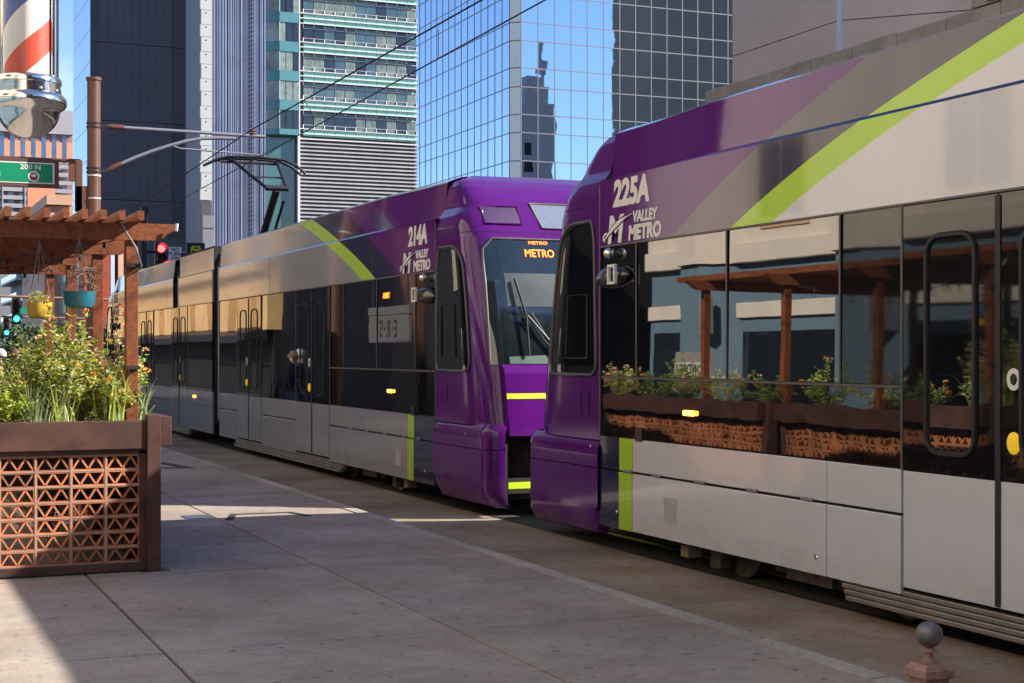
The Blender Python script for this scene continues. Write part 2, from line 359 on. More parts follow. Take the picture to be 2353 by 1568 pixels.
# ================================================================ TRAIN
W = 1.325
RIMZ = 3.24
def smooth(t): t = max(0, min(1, t)); return t * t * (3 - 2 * t)
def lerp_tab(tab, z):
    for (z0, a0), (z1, a1) in zip(tab[:-1], tab[1:]):
        if z <= z1: return a0 + (a1 - a0) * (z - z0) / (z1 - z0)
    return tab[-1][1]
def quad3(p):
    (x0, y0), (x1, y1), (x2, y2) = p
    def f(x): return y0 * (x - x1) * (x - x2) / ((x0 - x1) * (x0 - x2)) + y1 * (x - x0) * (x - x2) / ((x1 - x0) * (x1 - x2)) + y2 * (x - x0) * (x - x1) / ((x2 - x0) * (x2 - x1))
    return [(2.66 + k * .05, f(2.66 + k * .05)) for k in range(21)]
NAVY_IN = quad3([(2.66, 1.3), (3.27, 2.68), (3.66, 3.8)])
LIME_IN = quad3([(2.66, 2.18), (3.27, 3.88), (3.66, 5.3)])
LIME_OUT = quad3([(2.66, 2.74), (3.27, 4.52), (3.66, 6.0)])
def L_of(z):     # forward length of the nose at height z
    return lerp_tab([(.0, 1.5), (.85, 1.56), (1.57, 1.43), (2.0, 1.33), (2.5, 1.20), (3.0, 1.01), (3.2, .88), (3.42, .69), (3.56, .51), (3.66, .32), (3.74, .1)], z)
def W_of(z):
    return lerp_tab([(0, W), (2.9, W), (3.15, W - .01), (3.26, W - .05), (3.33, W - .11), (3.5, W - .14), (3.6, W - .16), (3.66, W - .2), (3.74, W - .42)], z)
NE = 8.5
def S(ph, z, off=0.):     # ph -pi/2 .. pi/2, 0 = straight ahead
    ww, ll = W_of(z) + off, L_of(z) + off
    sx = math.copysign(abs(math.sin(ph)) ** (2 / NE), ph); cy = abs(math.cos(ph)) ** (2 / NE)
    return (ww * sx, ll * cy, z)
def Sx(x, z, off=0.):
    ww, ll = W_of(z) + off, L_of(z) + off
    return (x, ll * max(0, 1 - abs(x / ww) ** NE) ** (1 / NE), z)
def Sy(y, z, side, off=0.):
    ww, ll = W_of(z) + off, L_of(z) + off
    return (side * ww * max(0, 1 - (y / ll) ** NE) ** (1 / NE), y, z)

def logo(side, y, z, s, parent, dirn):
    """slanted M with a swoosh; dirn = which way 'right' runs along y"""
    b = MB(); e = side * (W + .004)
    def P(p, o_=0.): return (e + side * o_, y + dirn * (p[0] * 1.45 + p[1] * .18) * s, z + p[1] * s)
    rd = (0, dirn, 0)
    text('logo_letter', 'M', s * 1.34, P((-.02, 0), .0005), rd, (0, 0, 1), M['lettering'], parent, bold=.014, sx=1.12, shear=.18, depth=.0025)
    # swoosh: a thin crescent from low left up to a pointed tip at the right
    n = 12; up_ = []; dn = []
    for k in range(n + 1):
        f = k / n; x = -.16 + 1.42 * f; yc = .12 + .80 * f ** .8 + .10 * math.sin(f * PI); th = .085 * math.sin(PI * min(1, f * 1.15 + .08)) + .01
        up_.append((x, yc + th)); dn.append((x, yc - th))
    c = MB(); gp = lambda k, sg: ((up_ if sg > 0 else dn)[k][0], (up_ if sg > 0 else dn)[k][1] + sg * .06)
    for k in range(n): c.prism([gp(k, -1), gp(k + 1, -1), gp(k + 1, 1), gp(k, 1)], lambda p: P(p, .001), lambda p: P(p, .0045))
    obj('swoosh_outline', c, M['purple'], parent)
    for k in range(n): b.prism([dn[k], dn[k + 1], up_[k + 1], up_[k]], lambda p: P(p), lambda p: P(p, .007))
    for k in range(6):
        a0_, a1_ = PI * (.35 + k * .2), PI * (.35 + (k + 1) * .2)
        f0 = lambda a, r: (-.14 + r * .9 * math.cos(a), .20 + r * 1.1 * math.sin(a))
        b.prism([f0(a0_, .09), f0(a1_, .09), f0(a1_, .16), f0(a0_, .16)], lambda p: P(p), lambda p: P(p, .0045))
    obj('logo', b, M['lettering'], parent)

def nose(root, number, front=True):
    # shell rings; the surface below z=.86 is only the two sides
    # side cheeks and top of the nose: full wrap above 2.98, pillars between 1.57 and 2.98, apron below
    zt = [2.98, 3.06, 3.14, 3.2, 3.26, 3.32, 3.4, 3.48, 3.56, 3.62, 3.66, 3.70, 3.74]
    b = MB(); nu = 40
    def top(u, v):
        k = v * (len(zt) - 1); i = min(int(k), len(zt) - 2); z = zt[i] + (zt[i + 1] - zt[i]) * (k - i)
        return S(-PI / 2 + PI * u, z)
    b.grid(top, nu, 24, flip=True)
    # roof cap
    capv = [S(-PI / 2 + PI * i / nu, 3.74) for i in range(nu + 1)]
    b.add(capv, [tuple(range(nu, -1, -1))])
    obj('nose_roof', b, M['purple'], root, smooth=50)
    # middle band, between the windows; windscreen set on it
    b = MB(); b.grid(lambda u, v: S(-PI / 2 + PI * u, .96 + v * 2.02), nu, 20, flip=True)
    obj('nose_shell', b, M['purple'], root, smooth=50)
    # windscreen
    def ws(u, v, off):
        z = 1.60 + v * 1.36
        half = 1.205 - .03 * v
        # rounded corners
        c = .14
        if v > 1 - c: q = (v - 1 + c) / c; half -= .12 * (1 - math.sqrt(max(0, 1 - q * q)))
        return Sx((2 * u - 1) * half, z, off)
    b = MB(); b.grid(lambda u, v: ws(u, v, .012), 36, 16, flip=True); obj('windscreen', b, M['cabglass'], root, smooth=60)
    b = MB(); P0 = [ws(i / 36, 1, .014) for i in range(37)]; P1 = [ws(0, j / 12, .014) for j in range(13)]; P2 = [ws(1, j / 12, .014) for j in range(13)]
    b.tube(P0, .014, 6); b.tube(P1, .014, 6); b.tube(P2, .014, 6); obj('windscreen_seal', b, M['trim'], root, smooth=60)
    # header: destination window and grilles
    for sx in (-1, 1):
        b = MB(); b.grid(lambda u, v: Sx(sx * (.66 + (.42 - .0 * v) * u - .06 * v * sx * 0), 3.13 + v * .2, .008), 8, 4, flip=sx > 0); obj('vent_grille', b, M['grille'], root, smooth=60)
        b = MB(); q = [Sx(sx * (.66 + .42 * t), 3.13, .012) for t in (0, .5, 1)] + [Sx(sx * (.66 + .42 * t), 3.33, .012) for t in (1, .5, 0)]; q.append(q[0]); b.tube(q, .012, 6); obj('grille_rim', b, M['purple'], root, smooth=60)
    b = MB(); b.grid(lambda u, v: Sx((u - .5) * (.98 - .12 * (1 - v)), 3.09 + v * .29, .006), 20, 5, flip=True); obj('header_window', b, M['lens'], root, smooth=60)
    b = MB(); q = [Sx((t - .5) * .86, 3.09, .01) for t in (0, .25, .5, .75, 1)] + [Sx((.5 - t) * .98, 3.38, .01) for t in (0, .25, .5, .75, 1)]; q.append(q[0]); b.tube(q, .011, 6); obj('header_rim', b, M['trim'], root, smooth=60)
    dt = text('destination_text', 'METRO', .125, (0, 0, 0), (-1, 0, 0), (0, 0, 1), M['led'], root, bold=.0, sx=.86, align='CENTER')
    L_ = L_of(2.72) + .03; dt.location = (.53, L_of(2.76) + .018, 2.765); dt.rotation_euler = (R(19), 0, 0)
    dt = text('destination_text', 'METRO', .05, (0, 0, 0), (-1, 0, 0), (0, 0, 1), M['led'], root, bold=.0, sx=1.4, align='CENTER')
    dt.location = (.53, L_of(2.9) + .02, 2.905); dt.rotation_euler = (R(19), 0, 0)
    # interior hints seen through the windscreen: blind and dashboard
    b = MB(); b.grid(lambda u, v: Sx((u - .5) * 1.96, 2.22 + v * .36, .016), 16, 4, flip=True); obj('sun_blind', b, pm('smoked_blind', (.055, .07, .075), .35, var=.2), root, smooth=60)
    b = MB(); b.grid(lambda u, v: Sx((u - .5) * 2.02, 1.61 + v * .15 * (1 - .5 * u), .016), 16, 3, flip=True); obj('dashboard', b, pm('dashboard_green', (.07, .12, .105), .5, var=.2), root, smooth=60)
    # wiper
    for wx in (1.0,):
        b = MB(); piv = Sx(.35, 1.62, .06); knee = Sx(.78, 2.12, .07); b.tube([piv, knee], .012, 6)
        p2 = Sx(.42, 1.62, .06); b.tube([p2, Sx(.74, 2.16, .07)], .01, 6)
        obj('wiper_arm', b, M['darkmetal'], root, smooth=60)
        b = MB(); b.tube([Sx(.80, 1.70, .05), Sx(.80, 2.12, .07), Sx(.88, 2.52, .05)], .014, 6); obj('wiper_blade', b, M['seal'], root, smooth=60)
    # apron / coupler cover
    def ap(u, v):
        z = .86 + v * .74
        x = (2 * u - 1) * 1.10
        off = .07 if v < .9 else .07 - .055 * ((v - .9) / .1) ** 2
        return Sx(x, z, off + .03 * (1 - v))
    b = MB(); b.grid(ap, 24, 14, flip=True)
    b.grid(lambda u, v: (lambda p: (p[0], p[1] - v * .35, p[2]))(ap(u, 0)), 24, 1)
    for u in (0, 1): b.grid(lambda a, v, u=u: (lambda p: (p[0], p[1] - a * .3, p[2]))(ap(u, v)), 1, 8, flip=(u == 1))
    obj('apron', b, M['purple'], root, smooth=50)
    b = MB(); b.grid(lambda u, v: (lambda p: (p[0], p[1] + .004, p[2]))(ap(u, .52 + v * .075)), 24, 1, flip=True); obj('reflective_tape', b, M['limer'], root, smooth=50)
    # corner skirts
    for sd_ in (-1, 1):
        def sk(t, z, off=0.):      # t 0 at the seam .. 1 at the tip, round the corner
            ll, ww = 1.70 + off, 1.35 + off; ph = PI / 2 * (1 - t * .93)
            x = ww * abs(math.sin(ph)) ** (2 / 7.); y = ll * abs(math.cos(ph)) ** (2 / 7.)
            return x, y
        NT = 40
        def skf(t, v):
            zz = [(.10, -.16), (.14, -.05), (.24, 0), (.55, .0), (.705, 0), (.712, -.012), (.72, 0), (.86, 0), (.91, -.01), (.98, -.06)]
            k = v * (len(zz) - 1); i = min(int(k), len(zz) - 2); f = k - i
            z = zz[i][0] + (zz[i + 1][0] - zz[i][0]) * f; of = zz[i][1] + (zz[i + 1][1] - zz[i][1]) * f
            # arc-length like spread: first the straight side, then the corner
            if t < .6: x, y = 1.35 + of, (t / .6) * 1.42
            else:
                q = (t - .6) / .4 * PI / 2
                x = 1.35 + of - .20 * (1 - math.cos(q)); y = 1.42 + (.20 + of * .5) * math.sin(q)
            lo = z
            if t < .06 and z < .3: lo = z + (.06 - t) * 2.2
            return (sd_ * x, y, lo)
        b = MB(); b.grid(skf, NT, 27, flip=sd_ < 0)
        obj('corner_skirt', b, M['purple'], root, smooth=40)
        b = MB(); b.box(min(sd_ * 1.11, sd_ * 1.155), max(sd_ * 1.11, sd_ * 1.155), 1.3, 1.59, .14, .93); obj('skirt_edge', b, M['seal'], root)
        for (yy, zz) in ((.14, .9), (1.0, .86)):
            b = MB(); b.lathe([(0, .008), (.012, .006), (.014, 0)], (sd_ * 1.352, yy, zz), 10, axis='x'); o = obj('skirt_bolt', b, M['chrome'], root)
        # cab side window with its frame
        def cwin(u, v, off):
            # v bottom..top ; the forward edge leans back with height
            z0, z1 = 1.53, 2.90
            fwd = 1.06 - .16 * v - .10 * v * v; back = .06 + .04 * v
            # round the corners
            h = v; c = .09
            ins = 0
            if h < c: ins = .11 * (1 - math.sqrt(1 - (1 - h / c) ** 2))
            if h > 1 - .2: q = (h - .8) / .2; insf = .30 * (1 - math.sqrt(max(0, 1 - q * q))); ins2 = .08 * (1 - math.sqrt(max(0, 1 - q * q)))
            else: insf = ins2 = 0
            a, b_ = back + ins + ins2, fwd - ins - insf
            return Sy(a + (b_ - a) * u, z0 + (z1 - z0) * v, sd_, off)
        b = MB(); b.grid(lambda u, v: cwin(u, v, .008), 12, 30, flip=sd_ > 0); obj('cab_window', b, M['blackp'] if False else M['glass'], root, smooth=60)
        JV = [0, .004, .012, .025, .045, .07, .1, .2, .3, .4, .5, .6, .7, .78, .82, .86, .9, .94, .97, .99, 1]
        rim = [cwin(0, j, .01) for j in JV] + [cwin(i / 6, 1, .01) for i in range(1, 6)] + [cwin(1, j, .01) for j in JV[::-1]] + [cwin(1 - i / 6, 0, .01) for i in range(1, 6)]
        rim.append(rim[0]); b = MB(); b.tube(rim, .016, 6); obj('cab_window_frame', b, M['trim'], root, smooth=60)
        q = [Sy(y, z, sd_, .02) for y, z in ((.22, 1.68), (.22, 2.25), (.62, 2.25), (.66, 1.68), (.22, 1.68))]; b = MB(); b.tube(q, .009, 6); obj('sliding_sash', b, M['seal'], root)
        b = MB(); q = [Sy(y, z, sd_, .004) for y, z in ((.22, 1.18), (.22, 1.36), (.38, 1.36), (.38, 1.18), (.22, 1.18))]; b.tube(q, .004, 4); obj('access_flap', b, M['seal'], root)
    b = MB(); q = [S(-PI / 2 + PI * k / 60, 3.035, .001) for k in range(61)]; b.tube(q, .004, 4); obj('panel_seam', b, M['seal'], root)
    for s in (-1, 1):
        b = MB(); b.box(min(s * (W - .01), s * (W + .003)), max(s * (W - .01), s * (W + .003)), -.004, .014, .97, 3.2); obj('seam_trim', b, M['trim'], root)
    # dark recess, coupler, hoses
    b = MB(); b.box(-1.02, 1.02, .3, 1.15, .15, .95); obj('coupler_recess', b, M['under'], root)
    b = MB(); b.tube([(0, 1.0, .52), (0, 2.09, .52)], .09, 12); b.box(-.2, .2, 1.9, 2.08, .38, .68); b.box(-.26, -.2, 1.5, 2.0, .45, .6); obj('coupler', b, M['under'], root, smooth=50)
    for k in range(7):
        x = -.75 + k * .22; b = MB(); b.tube([(x, 1.15, .84), (x + .03, 1.35, .62), (x + .1, 1.45, .42), (x + .05, 1.3, .3)], .014 + .004 * (k % 3), 6); obj('hose', b, M['galv'] if k % 3 == 0 else M['seal'], root, smooth=60)
    b = MB(); b.box(-1.03, 1.03, 1.2, 1.42, .24, .40); obj('bumper_bar', b, M['seal'], root)
    b = MB(); b.box(-1.03, 1.03, 1.422, 1.426, .29, .36); obj('reflective_tape', b, M['limer'], root)

def side_paint(root, side, a0, a1, livery):
    """upper body side, cut along the curves of the livery; a = distance behind the cab seam (local y = -a)"""
    zs = [2.66 + (RIMZ - 2.66) * k / 12 for k in range(13)]
    zf = [3.262 + .398 * k / 8 for k in range(9)]
    def xoff(a, z):
        if z <= RIMZ: return W
        rec = .10 * (1 - smooth((a - .4) / 1.7)) if livery else 0
        return W - .012 - rec - (z - 3.26) * .10
    regs = [('purple', lambda z: a0, lambda z: lerp_tab(NAVY_IN, z)), ('navy', lambda z: lerp_tab(NAVY_IN, z), lambda z: lerp_tab(LIME_IN, z)), ('lime', lambda z: lerp_tab(LIME_IN, z), lambda z: lerp_tab(LIME_OUT, z)), ('silver', lambda z: lerp_tab(LIME_OUT, z), lambda z: a1)] if livery else [('silver', lambda z: a0, lambda z: a1)]
    for part, zz in (('upper_panel', zs), ('roof_fairing', zf)):
        b = MB()
        for i, (mn, fa, fb) in enumerate(regs):
            b.mi = i; nu = 14 if mn in ('purple', 'silver') else 2
            def fn(u, v):
                k = v * (len(zz) - 1); j = min(int(k), len(zz) - 2); z = zz[j] + (zz[j + 1] - zz[j]) * (k - j)
                a = fa(z) + (fb(z) - fa(z)) * u
                return (side * xoff(a, z), -a, z)
            b.grid(fn, nu, len(zz) - 1, flip=side > 0)
        mats = [root_mat(root, r[0]) for r in regs]
        obj(part, b, mats, root, smooth=60)
    # ledge between them and top rim
    b = MB(); b.grid(lambda u, v: (side * (W if v == 0 else xoff(a0 + (a1 - a0) * u, 3.27)), -(a0 + (a1 - a0) * u), RIMZ + .022 * v), 30, 1, flip=side > 0)
    if livery: b.m = [0 if k < 7 else 1 for k in range(30)]
    obj('roof_ledge', b, [M['purple'] if livery else root_mat(root, 'silver'), M['navy']], root)
    b = MB(); b.grid(lambda u, v: (side * (xoff(a0 + (a1 - a0) * u, 3.66) - v * .25), -(a0 + (a1 - a0) * u), 3.66 + .08 * math.sin(v * PI / 2)), 30, 4, flip=side > 0)
    obj('roof_edge', b, M['navy'] if livery else root_mat(root, 'silver'), root, smooth=60)
    # panel gaps
    b = MB()
    for a in ((2.15, 4.9, 7.6) if livery else ()):
        b.box(min(side * W, side * (W + .0015)), max(side * W, side * (W + .0015)), -a - .004, -a + .004, 2.68, RIMZ) if a > 5 else None
    if b.v: obj('panel_gap', b, M['seal'], root)

def root_mat(root, n):
    if n == 'silver': return M[root['_paint']]
    return M[n]

def lower_panel(root, side, a0, a1, z0=.22, z1=1.0, seam=True, skirt_z=.715, mat=None):
    mt = mat or root_mat(root, 'silver')
    e0, e1 = (W - .03, W) if side > 0 else (-W, -W + .03)
    b = MB(); g = .005
    if seam:
        b.box(e0, e1, -a1 + g, -a0 - g, skirt_z + .012, z1); obj('side_panel', b, mt, root, bevel=.004)
        b = MB(); b.box(e0 + (.004 if side > 0 else -.004), e1 + (.004 if side > 0 else -.004), -a1 + g, -a0 - g, z0, skirt_z - .006); obj('skirt_panel', b, mt, root, bevel=.006)
    else:
        b.box(e0, e1, -a1 + g, -a0 - g, z0, z1); obj('side_panel', b, mt, root, bevel=.004)
def window(root, side, a0, a1, z0=1.53, z1=2.645, name='window_pane', mat='glass', off=0.):
    lean = .014 if mat == 'lowglass' else .0058
    # the glass leans in a few millimetres towards its top
    ob = W - .003 + off; ot = ob - lean * (z1 - z0)
    b = MB(); b.prism([(W - .03, z0), (ob, z0), (ot, z1), (W - .03, z1)], lambda c: (side * c[0], -a1 + .008, c[1]), lambda c: (side * c[0], -a0 - .008, c[1])); return obj(name, b, M[mat], root)
def door(root, side, a0, a1, bulge=True):
    mid = (a0 + a1) / 2; s = side; full = []
    for (p, q) in ((a0, mid), (mid, a1)):
        e = W + .006
        x0, x1 = (W - .03, e) if s > 0 else (-e, -W + .03)
        b = MB(); b.box(x0, x1, -q + .008, -p - .008, 1.0, 2.64); d = obj('door_leaf', b, M['tinted'], root)
        b = MB(); b.box(x0, x1, -q + .008, -p - .008, .27, .996); obj('door_kick_panel', b, root_mat(root, 'silver'), d, bevel=.003)
        # rounded long window with a raised rubber frame
        wc = (p + q) / 2 + (.02 if p == a0 else -.02); hw = .20; z0, z1 = 1.14, 2.42; r = .11
        pts = []
        for (cy, cz, t0) in ((hw - r, z1 - r, 0), (-hw + r, z1 - r, 90), (-hw + r, z0 + r, 180), (hw - r, z0 + r, 270)):
            for k in range(6):
                t = R(t0 + k * 18); pts.append((cy + r * math.cos(t), cz + r * math.sin(t)))
        b = MB(); b.prism(pts, lambda c: (s * (W - .002), -wc + c[0], c[1]), lambda c: (s * (W + .0085 - .0055 * (c[1] - 1.14)), -wc + c[0], c[1])); obj('door_window', b, M['doorglass'], d)
        b = MB(); b.tube([(s * (W + .008), -wc + c[0] * 1.1, c[1] + (.016 if c[1] > 1.8 else -.016)) for c in pts] + [(s * (W + .008), -wc + pts[0][0] * 1.1, pts[0][1] + .016)], .019 if root['_paint'] == 'white' else .011, 6, cap=False); obj('door_window_frame', b, M['seal'], d, smooth=60)
        full.append(d)
    x0, x1 = (W - .02, W + .013) if s > 0 else (-W - .013, -W + .02)
    b = MB(); b.box(x0, x1, -mid - .022, -mid + .022, .28, 2.63); obj('door_gap_seal', b, M['seal'], root)
    # push button and round badge on the leaf further from the cab
    d = full[1]; yb = -mid - .13
    b = MB(); b.lathe([(.062, 0), (.062, .012), (.05, .014)], (0, 0, 0), 24, axis='x'); 
    for zc, mtt, rr in ((1.22, M['yellow'], .055), (1.58, M['lettering'], .05)):
        bb = MB(); n = 24; xs_ = s * (W + .006)
        if rr == .05: bb.lathe([(.03, 0), (.03, .006), (.055, .006), (.055, 0)], (0, 0, 0), n, axis='x')
        else: bb.lathe([(.0, .014), (.04, .013), (.055, .006), (.055, 0)], (0, 0, 0), n, axis='x')
        for i, v in enumerate(bb.v): bb.v[i] = (xs_ + s * v[0], yb + v[1], zc + v[2] * 1.15)
        if s < 0: bb.f = [f[::-1] for f in bb.f]
        obj('push_button' if zc < 1.4 else 'door_badge', bb, mtt, d, smooth=40)

def bogie(root, a):
    b = MB(); b.box(-1.0, 1.0, -a - 1.35, -a + 1.35, .3, .5); b.box(-1.1, -.95, -a - .5, -a + .5, .12, .34); b.box(.95, 1.1, -a - .5, -a + .5, .12, .34)
    for s in (-1, 1):
        b.box(s * 1.12 - .05, s * 1.12 + .05, -a - 1.3, -a + 1.25, .2, .33); b.box(s * 1.16 - .05, s * 1.16 + .05, -a + 1.1, -a + 1.25, .06, .3)
    obj('bogie_frame', b, M['under'], root)
    for s in (-1, 1):
        b = MB(); b.box(s * 1.16 - .06, s * 1.16 + .06, -1.37, -1.25, .09, .18); obj('sander_box', b, M['tanbox'], root)
        b = MB(); b.box(s * 1.1 - .05, s * 1.1 + .05, -a - .28, -a + .28, .1, .24); obj('brake_magnet', b, M['wheel'], root)
    for da in (-1.0, 1.0):
        for s in (-1, 1):
            b = MB(); pr = [(0, .06), (.09, .06), (.1, .03), (.2, .02), (.26, .03), (.3, .05), (.3, -.05), (.0, -.05)]
            b.lathe(pr, (0, 0, 0), 28, axis='x')
            b.v = [(s * (1.02 + v[0]), -a + da + v[1], .303 + v[2]) for v in b.v] if s > 0 else [(-(1.02 + v[0]), -a + da + v[1], .303 + v[2]) for v in b.v]
            obj('wheel', b, M['wheel'], root, smooth=40)

def car(root, number, a_off, livery=True, doors=True, length=11.3, lime_at=(.37, .61), extra=True, sides=(-1, 1)):
    """one passenger section; root local frame, cab seam at local y=0"""
    for s in sides:
        side_paint(root, s, 0, length, livery)
        spans = [(0.02, .68), (.68, 2.13), (2.13, 3.57), (3.57, 4.22)]
        for (p, q) in spans:
            if p == 0.02: continue
            window(root, s, p, q, mat='tinted' if p > 3.5 else 'glass')
        window(root, s, .03, .68)
        # lower dark glass panel, all along under the four windows
        window(root, s, .03, 4.22, 1.015, 1.505, 'lower_glass_panel', 'lowglass')
        e = s * (W - .002)
        b = MB()
        for a in (.68, 2.13, 3.57, 4.225, 6.0, 8.15, 9.85):
            zb = 1.52 if a < 4 else 1.0
            b.box(min(e, e + s * .006), max(e, e + s * .006), -a - .009, -a + .009, zb, 2.65)
        b.box(min(e, e + s * .006), max(e, e + s * .006), -4.22, -.03, 1.508, 1.526)
        b.box(min(e, e + s * .008), max(e, e + s * .008), -length, -.02, 2.648, 2.662)
        obj('window_trim', b, M['trim'], root)
        # livery block under the windows
        la, lb = lime_at
        for (p, q, mt) in ((.005, la, 'navy'), (la, lb, 'lime')):
            zt = 1.0 if mt == 'navy' else 1.0
            for z0, z1 in ((.22, .708), (.722, 1.0)):
                e1 = W + .001 + (.004 if z0 < .5 else 0)
                b = MB(); sl = .012 if mt == 'lime' else 0
                b.prism([(-q - .0, z0), (-p, z0), (-p - 0, z1), (-q - 0, z1)], lambda c: (s * (W - .03), c[0], c[1]), lambda c: (s * e1, c[0], c[1]))
                obj('livery_panel', b, M[mt], root)
        lower_panel(root, s, lb + .0, 3.42); lower_panel(root, s, 3.42, 4.22)
        # hinges along the skirt seam
        for k, a in enumerate((.55, 1.05, 1.75, 2.5, 3.2)):
            x = s * (W + .004); b = MB(); b.box(min(x, x + s * .012), max(x, x + s * .012), -a - .07, -a + .07, .716, .738); obj('hinge', b, M['galv'], root)
        b = MB(); x = s * (W + .0045); b.box(min(x, x + s * .003), max(x, x + s * .003), -2.72 + 1.35, -2.52 + 1.35, .36, .56); obj('skirt_flap', b, pm('flap_grey', (.42, .40, .38), .5, var=.03), root)
        door(root, s, 4.24, 5.98)
        window(root, s, 6.0, 8.13); lower_panel(root, s, 6.0, 8.13); window(root, s, 6.0, 8.13, 1.01, 1.52, 'lower_glass_panel', 'lowglass')
        door(root, s, 8.17, 9.83)
        window(root, s, 9.87, length - .02); lower_panel(root, s, 9.87, length - .02); window(root, s, 9.87, length - .02, 1.01, 1.52, 'lower_glass_panel', 'lowglass')
        # ribbed door sill
        for k in range(4):
            x1 = W - .01 + (0, .012, .024, .04)[k] * 1; zc = (.235, .2, .165, .13)[k]
            b = MB(); b.box(min(s * (x1 - .08), s * x1), max(s * (x1 - .08), s * x1), -10.0, -3.55 - .04 * k, zc - .025, zc + .006); obj('sill_rib', b, M['sill'], root, bevel=.006)
        # marker lamp, small fittings
        b = MB(); x = s * W; b.box(min(x, x + s * .022), max(x, x + s * .022), -1.66, -1.50, 1.235, 1.275); ml_ = obj('marker_lamp', b, M['amber'], root, bevel=.008)
        b = MB(); b.box(min(x, x + s * .012), max(x, x + s * .012), -.80, -.68, .99, 1.10); obj('latch', b, M['blackp'], root)
        for a, z in ((3.3, .34), (.33, .36)):
            b = MB(); b.lathe([(0, .008), (.016, .006), (.02, 0)], (0, 0, 0), 12, axis='x'); b.v = [(s * (W + .005 + v[0]), -a + v[1], z + v[2]) for v in b.v]; obj('lock', b, M['chrome'], root)
        # camera pod with its ball mount above
        b = MB()
        def pod(u, v):
            t = 2 * PI * u; f = v
            r = (math.sin(PI * min(1, f * 1.0)) ** .6) if 0 < f < 1 else 0
            return (s * (W + .015 + .085 * r * max(-.15, math.cos(t))), .03 - .62 * f, 2.39 + (.13 if math.sin(t) > 0 else .10) * r * math.sin(t) * (1 - .3 * f) - .03 * (1 - f))
        b.grid(pod, 20, 12); obj('camera_pod', b, M['blackp'], root, smooth=60)
        b = MB(); x = s * (W + .085)
        for (y0, y1, z0, z1) in ((-.50, -.36, 2.31, 2.335), (-.50, -.36, 2.455, 2.48), (-.50, -.475, 2.335, 2.455), (-.385, -.36, 2.335, 2.455)): b.box(min(x, x + s * .03), max(x, x + s * .03), y0, y1, z0, z1)
        obj('camera_frame', b, M['lettering'], root, bevel=.004)
        b = MB(); b.lathe([(0.001, -.05), (.03, -.04), (.045, -.015), (.045, .015), (.03, .04), (0.001, .05)], (s * (W + .05), -.27, 2.585), 16); obj('camera_ball', b, M['chrome'], root, smooth=80)
        if livery:
            # writing: reads left to right when seen from outside
            rd = (0, -1, 0) if s < 0 else (0, 1, 0)
            def yy(a, wd): return -a if s < 0 else -(a + wd)      # start of a word that begins a behind the seam (s<0) or ends there
            X = s * (W + .001)
            ys_ = -.26 if s < 0 else -.92
            text('fleet_number', number, .30, (X, ys_, 2.995), rd, (0, 0, 1), M['lettering'], root, bold=.0145, sx=.98, shear=.12, depth=.0025)
            ys_ = -.62 if s < 0 else -.66
            text('operator_name', 'VALLEY', .125, (X, ys_, 2.83), rd, (0, 0, 1), M['lettering'], root, bold=.0058, sx=1.0, shear=.1, depth=.0025)
            ys_ = -.54 if s < 0 else -.74
            text('operator_name', 'METRO', .165, (X, ys_, 2.685), rd, (0, 0, 1), M['lettering'], root, bold=.008, sx=1.05, shear=.1, depth=.0025)
            logo(s, -.16 if s < 0 else -1.12, 2.685, .235, root, -1 if s < 0 else 1)
            X = s * (W + .0); text('side_display', 'AWMT', .10, (X, -1.72 if s < 0 else -1.88, 2.40), rd, (0, 0, 1), M['led'], root, bold=.001, sx=.75, depth=.001) if number.startswith('214') else None
    # roof deck and core so nothing shows through
    b = MB(); b.box(-1.0, 1.0, -length, .1, 3.5, 3.72); b.box(-.7, .7, -length + 2, -2.5, 3.72, 3.8); obj('roof_deck', b, M['purple'], root)
    b = MB(); b.box(-W + .035, W - .035, -length, .0, .35, 3.2); b.box(-W + .3, W - .3, -length, .0, 3.2, 3.55); obj('body_core', b, M['seal'], root)
    bogie(root, 2.95)

def bellows(root, y0, y1):
    b = MB(); n = 9; prof = [(-1.2, .32), (-1.24, .5), (-1.24, 3.3), (-1.15, 3.6), (1.15, 3.6), (1.24, 3.3), (1.24, .5), (1.2, .32)]
    for k in range(n * 2 + 1):
        y = y0 + (y1 - y0) * k / (n * 2); s = 1.0 if k % 2 else .965
        b.v += [(p[0] * s, y, 1.9 + (p[1] - 1.9) * s) for p in prof]
    for k in range(n * 2):
        for i in range(8):
            a = k * 8 + i; c = k * 8 + (i + 1) % 8; b.f.append((a, c, c + 8, a + 8)); b.m.append(0)
    obj('bellows', b, M['seal'], root)
    for s in (-1, 1):
        b = MB(); x = s * 1.27; b.tube([(x, (y0 + y1) / 2 + .02, .5), (x, (y0 + y1) / 2 + .02, 3.3)], .02, 6); obj('bellows_rod', b, M['galv'], root)

